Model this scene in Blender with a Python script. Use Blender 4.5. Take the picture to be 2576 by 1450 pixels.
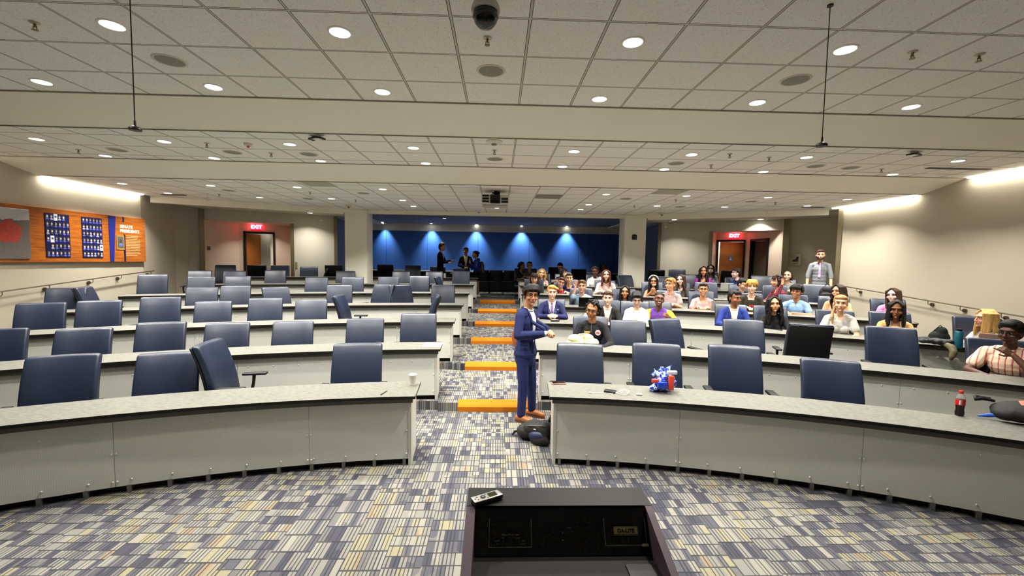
import bpy, bmesh, math, random
from mathutils import Vector, Matrix
import numpy as np
for _o in list(bpy.data.objects): bpy.data.objects.remove(_o)
SC = bpy.context.scene
COL = SC.collection
PI = math.pi
# ---------------------------------------------------------------- camera
HC = 2.08
F_PX = 1068.4
cam_d = bpy.data.cameras.new('camera'); cam = bpy.data.objects.new('camera', cam_d); COL.objects.link(cam)
cam_d.sensor_width = 36.0; cam_d.lens = F_PX / 2576.0 * 36.0; cam_d.clip_start = .05; cam_d.clip_end = 200
_yaw, _pit, _rol = .0331, -.0644, -.016
_fw = Vector((math.sin(_yaw)*math.cos(_pit), math.cos(_yaw)*math.cos(_pit), math.sin(_pit)))
_rt = Vector((math.cos(_yaw), -math.sin(_yaw), 0)); _dn = _fw.cross(_rt)
_r2 = math.cos(_rol)*_rt + math.sin(_rol)*_dn; _d2 = -math.sin(_rol)*_rt + math.cos(_rol)*_dn
_m = Matrix((_r2, -_d2, -_fw)).transposed().to_4x4(); _m.translation = Vector((0, 0, HC))
cam.matrix_world = _m
SC.camera = cam
# ---------------------------------------------------------------- view, world
SC.view_settings.view_transform = 'Standard'; SC.view_settings.look = 'None'
SC.view_settings.gamma = 1; SC.view_settings.use_curve_mapping = False
SC.view_settings.exposure = 0.62
w = bpy.data.worlds.new('world'); SC.world = w; w.use_nodes = True
w.node_tree.nodes['Background'].inputs[0].default_value = (1, .95, .88, 1)
w.node_tree.nodes['Background'].inputs[1].default_value = .05
cy = SC.cycles
cy.use_denoising = True; cy.max_bounces = 7; cy.diffuse_bounces = 5; cy.use_adaptive_sampling = True; cy.adaptive_threshold = .03; cy.adaptive_min_samples = 12; cy.glossy_bounces = 3; cy.transmission_bounces = 4
cy.transparent_max_bounces = 6; cy.sample_clamp_indirect = 4; cy.caustics_reflective = False; cy.caustics_refractive = False
cy.use_light_tree = True
LAMP_COL = (1.0, .955, .875)
SPREAD = 2.1
def lamp(name, kind, loc, power, col=LAMP_COL, rot=(0, 0, 0), size=.16, sy=None, spread=PI, parent=None, blend=.6, cone=1.2):
    d = bpy.data.lights.new(name, kind); d.energy = power; d.color = col
    if kind == 'AREA':
        d.shape = 'RECTANGLE' if sy else 'DISK'; d.size = size; d.spread = spread
        if sy: d.size_y = sy
    elif kind == 'SPOT': d.spot_size = cone; d.spot_blend = blend; d.shadow_soft_size = size
    else: d.shadow_soft_size = size
    o = bpy.data.objects.new(name, d); COL.objects.link(o); o.location = loc; o.rotation_euler = rot
    if parent: o.parent = parent
    return o
# unseen fill lamps added above the frame, spaced like the downlights in view
P_MAIN = 34.0; P_COVE, P_SPOT, LENS_E = 2.6, 300.0, 9.0
for _x, _y in ((-3.15, 2.44), (1.11, 2.44)):
    lamp('ceiling_lamp_light', 'AREA', (_x, _y, 3.92), P_MAIN*.3, spread=SPREAD)
# ---------------------------------------------------------------- measured positions, in metres
CHAIRS = [(1, -4.22, 4.215, 1.085, 'f'),(1, -3.449, 4.521, 1.048, 'f'),(1, -3.012, 4.664, 1.15, 'R'),(1, -1.631, 4.975, 1.076, 'f'),(2, -5.953, 5.183, 1.045, 'f'),(2, -5.272, 5.544, 1.0, 'f'),(2, -4.555, 5.866, 1.046, 'f'),(2, -3.842, 6.131, 1.003, 'f'),(2, -3.034, 6.37, 1.0, 'f'),(2, -2.037, 6.581, 1.024, 'f'),(2, -1.239, 6.686, 1.101, 'f'),(3, -6.919, 6.634, 1.083, 'f'),(3, -6.347, 6.95, 1.097, 'f'),(3, -5.653, 7.288, 1.134, 'f'),(3, -4.976, 7.571, 1.042, 'f'),(3, -4.22, 7.838, 1.084, 'f'),(3, -3.492, 8.049, 1.044, 'f'),(3, -2.924, 8.183, 1.131, 'R'),(3, -1.309, 8.427, 1.132, 'L'),(4, -7.907, 8.024, 1.089, 'f'),(4, -7.628, 8.188, 1.104, 'R'),(4, -6.101, 8.948, 1.062, 'f'),(4, -5.556, 9.17, 1.089, 'f'),(4, -4.849, 9.421, 1.058, 'r'),(4, -3.602, 9.773, 1.098, 'f'),(4, -2.662, 9.964, 1.119, 'l'),(4, -2.286, 10.023, 1.102, 'r'),(4, -1.302, 10.133, 1.11, 'f'),(5, -7.928, 10.017, 1.15, 'f'),(5, -7.109, 10.416, 1.092, 'f'),(5, -6.428, 10.707, 1.11, 'f'),(5, -4.752, 11.281, 1.072, 'f'),(5, -3.89, 11.503, 1.087, 'f'),(5, -2.987, 11.684, 1.104, 'f'),(5, -2.169, 11.804, 1.133, 'f'),(5, -1.576, 11.866, 1.117, 'R'),(6, -8.181, 11.924, 1.072, 'f'),(6, -7.439, 12.258, 1.064, 'f'),(6, -6.501, 12.627, 1.093, 'f'),(6, -4.675, 13.186, 1.083, 'f'),(6, -3.063, 13.516, 1.087, 'f'),(6, -2.041, 13.65, 1.087, 'f'),(6, -1.193, 13.719, 1.123, 'f'),(7, -8.514, 13.567, 1.082, 'f'),(7, -7.815, 14.029, 1.088, 'b'),(7, -7.19, 14.271, 1.082, 'f'),(7, -6.376, 14.55, 1.051, 'f'),(7, -5.924, 14.689, 1.0, 'L'),(7, -5.591, 14.629, 1.116, 'b'),(7, -3.986, 15.161, 1.15, 'b'),(7, -3.048, 15.319, 1.134, 'f'),(7, -2.179, 15.426, 1.104, 'f'),(7, -1.369, 15.491, 1.043, 'f'),(1, 0.996, 5.029, 1.086, 'f'),(1, 1.878, 4.892, 1.122, 'f'),(1, 2.698, 4.691, 1.15, 'f'),(1, 3.585, 4.389, 1.062, 'f'),(2, 2.043, 6.541, 1.046, 'f'),(2, 2.593, 6.424, 1.099, 'r'),(2, 3.635, 6.127, 1.135, 'f'),(2, 4.422, 5.83, 1.135, 'b'),(2, 5.243, 5.449, 1.15, 'f'),(5, 5.465, 10.986, 1.109, 'f'),(5, 7.698, 10.022, 1.142, 'f'),(6, 3.958, 13.15, 1.079, 'r'),(6, 5.089, 13.015, 1.063, 'f'),(6, 5.858, 12.775, 1.144, 'f'),(6, 7.635, 12.076, 1.15, 'f'),(7, 2.097, 15.411, 1.15, 'b'),(7, 2.915, 15.306, 1.098, 'b'),(7, 5.554, 14.733, 1.122, 'b'),(7, 6.196, 14.537, 1.15, 'f'),(7, 7.75, 13.966, 1.15, 'b')]
PEOPLE = {'P4': (0.861, 15.457, 1.871, 0.72), 'P5': (1.135, 15.442, 1.904, 0.72), 'P6': (2.24, 15.345, 1.879, 0.72), 'P14': (3.75, 15.113, 1.878, 0.72), 'P26': (7.154, 14.095, 1.908, 0.72), 'P7': (1.394, 13.539, 1.691, 0.6), 'P9': (2.085, 13.47, 1.703, 0.6), 'P13': (3.058, 13.328, 1.772, 0.6), 'P25': (6.118, 12.473, 1.853, 0.6), 'P28': (6.941, 12.158, 1.816, 0.6), 'P34': (8.097, 11.636, 1.771, 0.6), 'P8': (0.998, 11.693, 1.576, 0.48), 'P10': (1.715, 11.53, 1.496, 0.48), 'P11': (1.961, 11.652, 1.614, 0.48), 'P15': (2.935, 11.451, 1.723, 0.48), 'P22': (4.089, 11.04, 1.587, 0.48), 'P24': (4.789, 10.997, 1.641, 0.48), 'P29': (6.166, 10.508, 1.583, 0.48), 'P33': (6.855, 10.211, 1.668, 0.48), 'P12': (1.959, 9.836, 1.505, 0.36), 'P16': (2.953, 9.766, 1.394, 0.36), 'P23': (3.887, 9.437, 1.602, 0.36), 'P27': (4.564, 9.285, 1.505, 0.36), 'P30': (5.461, 8.959, 1.599, 0.36), 'P35': (6.191, 8.591, 1.533, 0.36), 'P37': (6.817, 8.282, 1.565, 0.36), 'P39': (7.558, 7.868, 1.529, 0.36), 'P18': (1.057, 8.229, 1.475, 0.24), 'P17': (2.118, 8.092, 1.384, 0.24), 'P20': (2.634, 7.942, 1.397, 0.24), 'P21': (3.063, 7.947, 1.387, 0.24), 'P31': (4.286, 7.531, 1.47, 0.24), 'P32': (4.878, 7.308, 1.385, 0.24), 'P38': (5.621, 6.757, 1.464, 0.24), 'P40': (6.395, 6.578, 1.396, 0.24), 'P41': (7.261, 6.047, 1.326, 0.24), 'P19': (1.45, 6.434, 1.34, 0.12), 'P42': (5.997, 4.733, 1.329, 0.12), 'P1': (-2.003, 15.2, 2.511, 0.72), 'P2': (-1.205, 15.8, 2.403, 0.72), 'P3': (-0.841, 15.6, 2.273, 0.72), 'P36': (8.206, 10.6, 2.344, 0.6), 'MAIN': (0.428, 5.45, 1.6400000000000001, 0)}
LAMP1 = [(-3.153, 3.674),(-1.329, 3.667),(1.107, 3.67),(2.95, 3.677),(-4.974, 4.901),(-3.157, 4.907),(-1.316, 4.904),(1.125, 4.93),(2.94, 4.901),(4.758, 4.899)]
LAMP2 = [(-6.816, 6.6),(-4.954, 6.558),(-3.122, 6.54),(-1.303, 6.571),(1.127, 6.549),(2.952, 6.565),(4.761, 6.563),(7.189, 6.554),(-6.72, 7.59),(-4.896, 7.577),(-3.103, 7.599),(-1.292, 7.593),(1.109, 7.591),(2.941, 7.623),(4.751, 7.629),(7.134, 7.609)]
LAMP3 = [(-7.968, 9.357),(-6.145, 9.37),(-4.322, 9.336),(-2.51, 9.357),(2.357, 9.411),(4.146, 9.394),(5.977, 9.373),(7.82, 9.415),(-7.993, 10.634),(-6.061, 11.074),(-4.244, 11.021),(-2.461, 11.045),(-2.424, 12.233),(-0.062, 12.213),(2.334, 12.191),(2.341, 11.151),(4.135, 11.111),(5.915, 11.073),(7.742, 10.541)]
LAMPS = [(-6.229, 14.348),(5.902, 14.247),(8.461, 13.6)]
LAMPA = [(-4.887, 18.139),(-2.883, 18.376),(-2.033, 16.056),(-0.961, 18.552),(0.989, 18.631),(2.954, 18.498),(4.908, 18.257)]
SPK1 = [(-3.157, 4.284),(-0.098, 4.294),(2.95, 4.289)]
SPK2 = [(-6.135, 7.143),(-4.308, 7.118),(-3.101, 7.129),(-0.08, 7.151),(2.959, 7.154),(5.328, 7.115),(5.98, 7.169)]
SPK3 = [(-3.121, 9.98),(-4.868, 11.111),(2.965, 9.988),(4.774, 11.173),(-6.155, 9.987),(5.984, 10.01)]
SPR1 = [(-3.756, 3.671),(-0.117, 3.677),(3.545, 3.673),(4.153, 3.682)]
SPR2 = [(-6.774, 7.179),(-4.361, 6.589),(-3.693, 7.11),(-0.082, 6.594),(3.493, 6.464),(3.583, 7.208),(6.555, 7.202),(4.204, 6.618)]
SPR3 = [(-4.321, 9.969),(-3.68, 11.151),(3.539, 11.124),(-6.754, 10.589),(6.602, 10.055),(4.139, 9.948)]
SMOKE2 = [(-0.083, 6.118),(-3.737, 6.553)]
DET3 = [(-4.214, 12.168),(-0.605, 12.981),(4.825, 12.562)]
DOME = [(-0.114, 3.125)]
WEDGE = [(-2.517, 6.044),(6.025, 6.103)]
VENT = [(1.143, 9.932),(-3.688, 8.881),(3.579, 8.922)]
VENTA = [(-2.25, 15.517)]
MICS = [(-2.487, 3.043)]
# ---------------------------------------------------------------- colour and materials
def lin(c):
    return tuple(((v/255)/12.92 if v <= 10.3 else ((v/255+.055)/1.055)**2.4) for v in c)
class NT:
    def __init__(s, name):
        s.m = bpy.data.materials.new(name); s.m.use_nodes = True
        s.t = s.m.node_tree; s.n = s.t.nodes; s.b = s.n['Principled BSDF']
    def new(s, kind, **kw):
        n = s.n.new(kind)
        for k, v in kw.items():
            if k in n.inputs.keys() if isinstance(k, str) else False: n.inputs[k].default_value = v
            else: setattr(n, k, v)
        return n
    def link(s, a, b): s.t.links.new(a, b)
    def math(s, op, a, b=None, c=None):
        n = s.n.new('ShaderNodeMath'); n.operation = op
        for i, v in enumerate((a, b, c)):
            if v is None: continue
            if isinstance(v, (int, float)): n.inputs[i].default_value = v
            else: s.link(v, n.inputs[i])
        return n.outputs[0]
    def mix(s, f, a, b):
        n = s.n.new('ShaderNodeMix'); n.data_type = 'RGBA'
        for i, v in ((0, f), (6, a), (7, b)):
            if isinstance(v, (int, float)): n.inputs[i].default_value = v
            elif isinstance(v, tuple): n.inputs[i].default_value = (*v, 1)
            else: s.link(v, n.inputs[i])
        return n.outputs[2]
    def coord(s, which='Object', scale=None):
        c = s.n.new('ShaderNodeTexCoord').outputs[which]
        if scale:
            m = s.n.new('ShaderNodeMapping'); m.inputs[3].default_value = scale; s.link(c, m.inputs[0]); c = m.outputs[0]
        return c
    def sep(s, c):
        n = s.n.new('ShaderNodeSeparateXYZ'); s.link(c, n.inputs[0]); return n.outputs
    def comb(s, x, y, z=0.0):
        n = s.n.new('ShaderNodeCombineXYZ')
        for i, v in enumerate((x, y, z)):
            if isinstance(v, (int, float)): n.inputs[i].default_value = v
            else: s.link(v, n.inputs[i])
        return n.outputs[0]
    def noise(s, c, scale, detail=2, rough=.5):
        n = s.n.new('ShaderNodeTexNoise'); n.inputs['Scale'].default_value = scale
        n.inputs['Detail'].default_value = detail; n.inputs['Roughness'].default_value = rough
        s.link(c, n.inputs['Vector']); return n.outputs
    def white(s, c):
        n = s.n.new('ShaderNodeTexWhiteNoise'); n.noise_dimensions = '3D'; s.link(c, n.inputs['Vector']); return n.outputs
    def ramp(s, f, stops, const=False):
        n = s.n.new('ShaderNodeValToRGB'); e = n.color_ramp.elements
        if const: n.color_ramp.interpolation = 'CONSTANT'
        while len(e) < len(stops): e.new(.5)
        for k, (p, c) in enumerate(stops): e[k].position = p; e[k].color = (*c, 1)
        s.link(f, n.inputs[0]); return n.outputs[0]
    def base(s, v):
        if isinstance(v, tuple): s.b.inputs['Base Color'].default_value = (*v, 1)
        else: s.link(v, s.b.inputs['Base Color'])
    def bump(s, h, strength=.3, dist=.01):
        n = s.n.new('ShaderNodeBump'); n.inputs['Strength'].default_value = strength; n.inputs['Distance'].default_value = dist
        s.link(h, n.inputs['Height']); s.link(n.outputs[0], s.b.inputs['Normal'])
    def set(s, rough=.6, metal=0.0, spec=.5):
        s.b.inputs['Roughness'].default_value = rough; s.b.inputs['Metallic'].default_value = metal
        s.b.inputs['Specular IOR Level'].default_value = spec
MATS = {}
def M(rgb, rough=.6, metal=0.0, var=.06, scale=60, bump=0.0, spec=.4):
    """plain procedural material: a colour with slight noise"""
    key = (rgb, rough, metal, var, scale, bump)
    if key in MATS: return MATS[key]
    t = NT('mat_%d' % len(MATS)); c = lin(rgb)
    nz = t.noise(t.coord('Object'), scale, 3)
    t.base(t.mix(nz[0], tuple(v*(1-var) for v in c), tuple(min(1, v*(1+var)) for v in c)))
    t.set(rough, metal, spec)
    if bump: t.bump(nz[0], bump, .004)
    MATS[key] = t.m; return t.m
def emit(rgb, strength):
    key = ('e', rgb, strength)
    if key in MATS: return MATS[key]
    t = NT('glow_%d' % len(MATS)); t.base((0, 0, 0)); t.b.inputs['Emission Color'].default_value = (*lin(rgb), 1)
    t.b.inputs['Emission Strength'].default_value = strength; MATS[key] = t.m; return t.m
# ---------------------------------------------------------------- mesh builder
class MB:
    def __init__(s): s.v = []; s.f = []; s.mi = []; s.uv = {}
    def add(s, vs, fs, mi=0):
        o = len(s.v); s.v += [tuple(v) for v in vs]
        for f in fs: s.f.append(tuple(i+o for i in f)); s.mi.append(mi)
        return o
    def box(s, x0, x1, y0, y1, z0, z1, mi=0, mtx=None):
        vs = [Vector((x, y, z)) for z in (z0, z1) for y in (y0, y1) for x in (x0, x1)]
        if mtx: vs = [mtx @ v for v in vs]
        s.add(vs, [(0, 2, 3, 1), (4, 5, 7, 6), (0, 1, 5, 4), (2, 6, 7, 3), (0, 4, 6, 2), (1, 3, 7, 5)], mi); return s
    def rbox(s, hx, hy, hz, r, n=4, mi=0, c=(0, 0, 0), fn=None):
        """rounded box, n divisions per face side; fn bends the points"""
        h = (hx, hy, hz)
        def grid(half, rr): return [-half, -half+rr*.3, -half+rr] + [(-half+rr)+(2*half-2*rr)*k/n for k in range(1, n)] + [half-rr, half-rr*.3, half]
        for ax in range(3):
            a, b = (ax+1) % 3, (ax+2) % 3
            ga, gb = grid(h[a], r), grid(h[b], r)
            for sg in (-1, 1):
                vs = []
                for u in ga:
                    for v in gb:
                        p = [0, 0, 0]; p[ax] = sg*h[ax]; p[a] = u; p[b] = v
                        q = [max(-h[i]+r, min(h[i]-r, p[i])) for i in range(3)]
                        d = Vector([p[i]-q[i] for i in range(3)])
                        if d.length > 1e-9: d = d.normalized()*r
                        P = Vector(q)+d
                        if fn: P = Vector(fn(P))
                        vs.append((P.x+c[0], P.y+c[1], P.z+c[2]))
                na, nb = len(ga), len(gb); fs = []
                for i in range(na-1):
                    for j in range(nb-1):
                        q = (i*nb+j, (i+1)*nb+j, (i+1)*nb+j+1, i*nb+j+1)
                        fs.append(q if sg > 0 else q[::-1])
                s.add(vs, fs, mi)
        return s
    def cyl(s, p0, p1, r0, r1=None, n=12, mi=0, caps=True):
        r1 = r0 if r1 is None else r1; p0 = Vector(p0); p1 = Vector(p1); z = (p1-p0).normalized()
        x = z.orthogonal().normalized(); y = z.cross(x); vs = []
        for p, r in ((p0, r0), (p1, r1)):
            vs += [p+r*(math.cos(2*PI*k/n)*x+math.sin(2*PI*k/n)*y) for k in range(n)]
        fs = [(k, (k+1) % n, n+(k+1) % n, n+k) for k in range(n)]
        if caps: fs += [tuple(range(n))[::-1], tuple(range(n, 2*n))]
        s.add(vs, fs, mi); return s
    def tube(s, pts, r, n=8, mi=0):
        pts = [Vector(p) for p in pts]; vs = []; m = len(pts); x = None
        rr = r if isinstance(r, (list, tuple)) else [r]*m
        for k, p in enumerate(pts):
            z = (pts[min(k+1, m-1)]-pts[max(k-1, 0)]).normalized()
            x = z.orthogonal().normalized() if x is None else (x-z*x.dot(z)).normalized()
            y = z.cross(x)
            vs += [p+rr[k]*(math.cos(2*PI*j/n)*x+math.sin(2*PI*j/n)*y) for j in range(n)]
        fs = [(k*n+j, k*n+(j+1) % n, (k+1)*n+(j+1) % n, (k+1)*n+j) for k in range(m-1) for j in range(n)]
        fs += [tuple(range(n))[::-1], tuple(range((m-1)*n, m*n))]
        s.add(vs, fs, mi); return s
    def ball(s, c, r, n=12, mi=0, mtx=None, zmin=None):
        r = (r, r, r) if isinstance(r, (int, float)) else r; vs = []; m = max(5, n//2+1)
        for i in range(m+1):
            th = PI*i/m
            for j in range(n):
                p = Vector((r[0]*math.sin(th)*math.cos(2*PI*j/n), r[1]*math.sin(th)*math.sin(2*PI*j/n), r[2]*math.cos(th)))
                if zmin is not None: p.z = max(p.z, zmin)
                if mtx: p = mtx @ p
                vs.append(p+Vector(c))
        fs = [(i*n+j, (i+1)*n+j, (i+1)*n+(j+1) % n, i*n+(j+1) % n) for i in range(m) for j in range(n)]
        s.add(vs, fs, mi); return s
    def lathe(s, prof, c=(0, 0, 0), n=20, mi=0):
        vs = []; m = len(prof)
        for r, z in prof:
            vs += [(c[0]+r*math.cos(2*PI*j/n), c[1]+r*math.sin(2*PI*j/n), c[2]+z) for j in range(n)]
        fs = [(i*n+j, i*n+(j+1) % n, (i+1)*n+(j+1) % n, (i+1)*n+j) for i in range(m-1) for j in range(n)]
        s.add(vs, fs, mi); return s
    def prism(s, poly, z0, z1, mi=0, mi_top=None, mi_side=None):
        n = len(poly); a = sum(poly[k][0]*poly[(k+1) % n][1]-poly[(k+1) % n][0]*poly[k][1] for k in range(n))
        if a < 0: poly = poly[::-1]
        vs = [(x, y, z0) for x, y in poly]+[(x, y, z1) for x, y in poly]
        o = s.add(vs, [], mi)
        s.f.append(tuple(o+k for k in range(n))[::-1]); s.mi.append(mi)
        s.f.append(tuple(o+n+k for k in range(n))); s.mi.append(mi if mi_top is None else mi_top)
        for k in range(n):
            s.f.append((o+k, o+(k+1) % n, o+n+(k+1) % n, o+n+k)); s.mi.append(mi if mi_side is None else mi_side)
        return s
    def build(s, name, mat, parent=None, smooth=False, loc=None):
        me = bpy.data.meshes.new(name); me.from_pydata(s.v, [], s.f)
        mats = mat if isinstance(mat, (list, tuple)) else [mat]
        for m in mats: me.materials.append(m)
        if len(mats) > 1: me.polygons.foreach_set('material_index', s.mi)
        if smooth:
            bm = bmesh.new(); bm.from_mesh(me); bmesh.ops.remove_doubles(bm, verts=bm.verts, dist=1e-5); bm.to_mesh(me); bm.free()
            me.polygons.foreach_set('use_smooth', [True]*len(me.polygons))
            if smooth != 'all':
                try: me.set_sharp_from_angle(angle=.75)
                except Exception: pass
        me.update()
        o = bpy.data.objects.new(name, me); COL.objects.link(o)
        if parent: o.parent = parent
        if loc: o.location = loc
        return o
def tag(o, label, cat, group=None, kind=None):
    o['label'] = label; o['category'] = cat
    if group: o['group'] = group
    if kind: o['kind'] = kind
    return o
def struct(o): o['kind'] = 'structure'; return o
def thing(name, label, cat, loc=(0, 0, 0), rz=0, group=None):
    o = bpy.data.objects.new(name, None); o.empty_display_size = .1; COL.objects.link(o)
    o.location = loc; o.rotation_euler = (0, 0, rz); return tag(o, label, cat, group)
def dup(src, loc, rz=0, label=None, group=None):
    r = src.copy(); COL.objects.link(r); r.location = loc; r.rotation_euler = (0, 0, rz)
    if label: r['label'] = label
    if group: r['group'] = group
    for ch in src.children:
        if ch.type == 'LIGHT':
            c = ch.copy(); COL.objects.link(c); c.parent = r; continue
        c = ch.copy(); COL.objects.link(c); c.parent = r
        for g in ch.children:
            e = g.copy(); COL.objects.link(e); e.parent = c
    return r
def text(body, size, mat, parent, mtx, name='lettering', depth=.002, sx=1.0, align='LEFT', bold=0.0):
    cu = bpy.data.curves.new(name, 'FONT'); cu.body = body; cu.size = size; cu.extrude = depth; cu.align_x = align; cu.offset = bold
    cu.resolution_u = 3
    tmp = bpy.data.objects.new(name, cu); COL.objects.link(tmp)
    dg = bpy.context.evaluated_depsgraph_get(); me = bpy.data.meshes.new_from_object(tmp.evaluated_get(dg))
    bpy.data.objects.remove(tmp)
    me.materials.clear(); me.materials.append(mat)
    me.transform(mtx @ Matrix.Diagonal((sx, 1, 1, 1)))
    o = bpy.data.objects.new(name, me); COL.objects.link(o); o.parent = parent; return o
ORD = ['nearest', 'second', 'third', 'fourth', 'fifth', 'sixth', 'seventh', 'eighth', 'ninth', 'tenth', 'eleventh', 'twelfth']
# ---------------------------------------------------------------- room materials
def carpet_mat():
    t = NT('carpet'); p = t.coord('Object'); x, y, z = t.sep(p)
    g0 = t.math('MULTIPLY', x, 3.7); wob = t.white(t.comb(t.math('FLOOR', t.math('MULTIPLY', y, .5)), 7.7))[0]
    g = t.math('FLOOR', t.math('ADD', g0, wob))                      # groups of columns share their cross lines
    rg = t.white(t.comb(g, 3.3, t.math('FLOOR', t.math('MULTIPLY', y, .8))))[0]
    yy = t.math('MULTIPLY', t.math('ADD', y, t.math('MULTIPLY', rg, 5.0)), t.math('ADD', 5.0, t.math('MULTIPLY', rg, 7.5)))
    row = t.math('FLOOR', yy); fy = t.math('FRACT', yy)
    col = t.math('FLOOR', t.math('MULTIPLY', x, 37.0)); fx = t.math('FRACT', t.math('MULTIPLY', x, 37.0))
    cell = t.white(t.comb(t.math('FLOOR', t.math('MULTIPLY', x, 18.5)), row, 1.0))[0]; grp = t.white(t.comb(g, row, 2.0))[0]
    big = t.noise(t.comb(t.math('MULTIPLY', x, 1.3), t.math('MULTIPLY', y, .7)), 1.4, 3, .6)[0]
    sel = t.math('ADD', t.math('ADD', t.math('MULTIPLY', cell, .4), t.math('MULTIPLY', grp, .22)), t.math('MULTIPLY', big, .40))
    base = t.ramp(sel, [(0, lin((92, 92, 106))), (.34, lin((118, 118, 126))), (.42, lin((150, 148, 146))), (.48, lin((184, 181, 170))), (.60, lin((202, 198, 182))), (.68, lin((204, 196, 158))), (.77, lin((200, 178, 142)))], True)
    cw = t.white(t.comb(col, t.math('FLOOR', t.math('MULTIPLY', yy, .5)), 5.0))[0]
    vl = t.math('MULTIPLY', t.math('GREATER_THAN', fx, t.math('SUBTRACT', .86, t.math('MULTIPLY', cw, .28))), t.math('GREATER_THAN', cw, .18))
    hl = t.math('GREATER_THAN', fy, t.math('SUBTRACT', .95, t.math('MULTIPLY', t.math('ADD', 5.0, t.math('MULTIPLY', rg, 7.5)), .0075)))
    ln = t.math('MAXIMUM', vl, hl)
    fine = t.noise(p, 240, 2)
    c2 = t.mix(t.math('MULTIPLY', ln, .86), base, t.mix(big, lin((46, 48, 64)), lin((66, 67, 78))))
    c3 = t.mix(t.math('MULTIPLY', fine[0], .5), c2, lin((92, 92, 98)))
    t.base(t.mix(.46, c3, (.012, .012, .014))); t.set(.95, 0, .1); t.bump(fine[0], .5, .004); return t.m
def ceiling_mat(ox, oy):
    t = NT('ceiling_tile'); p = t.coord('Object'); x, y, z = t.sep(p)
    def dist(v, o):
        u = t.math('FRACT', t.math('DIVIDE', t.math('SUBTRACT', v, o), .6096))
        return t.math('MULTIPLY', t.math('MINIMUM', u, t.math('SUBTRACT', 1.0, u)), .6096)
    dx, dy = dist(x, ox), dist(y, oy)
    d = t.math('MINIMUM', dx, dy)
    tee = t.math('LESS_THAN', d, .0085)
    rev = t.math('MULTIPLY', t.math('LESS_THAN', d, .0135), t.math('GREATER_THAN', d, .0085))
    sp = t.noise(p, 95, 3, .6); big = t.noise(p, 14, 4)
    tile = t.mix(t.math('LESS_THAN', sp[0], .385), t.mix(big[0], lin((248, 245, 238)), lin((240, 237, 229))), lin((206, 202, 193)))
    c = t.mix(tee, tile, lin((205, 200, 185)))
    c = t.mix(rev, c, lin((74, 68, 56)))
    t.base(c); t.set(.9, 0, .2); t.bump(sp[0], .15, .003); return t.m
def paint(rgb, name='paint'):
    t = NT(name); c = lin(rgb); nz = t.noise(t.coord('Object'), 220, 2); b = t.noise(t.coord('Object'), 1.2, 2)
    t.base(t.mix(b[0], tuple(v*.97 for v in c), tuple(min(1, v*1.02) for v in c))); t.set(.75, 0, .3); t.bump(nz[0], .12, .002); return t.m
CARPET = carpet_mat(); X0T = -.39
BEIGE = paint((249, 245, 229)); BEIGE2 = paint((222, 215, 198)); WALLSHADE = paint((184, 176, 157)); PINKGLOW = paint((226, 206, 186)); BLUEGRAY = paint((120, 131, 156)); GREYW = paint((222, 214, 194))  # one real paint: bulkhead tone lightened, side-wall tone darkened to imitate the lighting
STEEL = M((150, 138, 112), .35, .7); BLACKP = M((20, 19, 18), .5)
Z1, Z2, Z3, ZS, ZA = 3.934, 3.755, 3.575, 3.545, 3.61
CX0, CY0 = -.11, -5.0
RISE = .12
RY = [4.16, 5.81, 7.55, 9.25, 11.0, 12.82, 14.6]
STEPY = [None, 5.72, 7.46, 9.25, 10.95, 12.75, 14.45]
AL = [-.80, -.78, -.765, -.75, -.735, -.71, -.69]      # aisle edges (left, right) per row
AR = [.53, .55, .57, .59, .61, .64, .66]
# ---------------------------------------------------------------- floor: flat front and six curved tiers, one carpeted floor
fl = MB(); fl.box(-9.6, 9.6, -3, 19, -.1, 0)
for n in range(2, 8):
    R = RY[n-1]-CY0; zt = (n-1)*RISE; xs = []
    a0, a1 = AL[n-1]-.02, AR[n-1]+.02
    xs = [-8.95+k*(a0+8.95)/40 for k in range(41)]+[a1+k*(8.75-a1)/40 for k in range(41)]
    if n == 7: xs[0] = -10.6; xs[-1] = 10.6
    front = []
    for x in xs:
        y = CY0+math.sqrt(max(R*R-(x-CX0)**2, 9))+.02
        front.append((x, y))
    i = 41
    s_, n0, n1 = STEPY[n-1]+.02, -.53-.01*(n-2)-.03*(n > 2), .50+.012*(n-2)+.03*(n > 2)
    front = front[:41]+[(a0, s_), (n0, s_), (n0, s_+.13), (n1, s_+.13), (n1, s_), (a1, s_)]+front[41:]
    fl.prism(front+[(xs[-1], 19), (xs[0], 19)], zt-RISE-.02, zt)
struct(fl.build('floor', CARPET))
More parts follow.
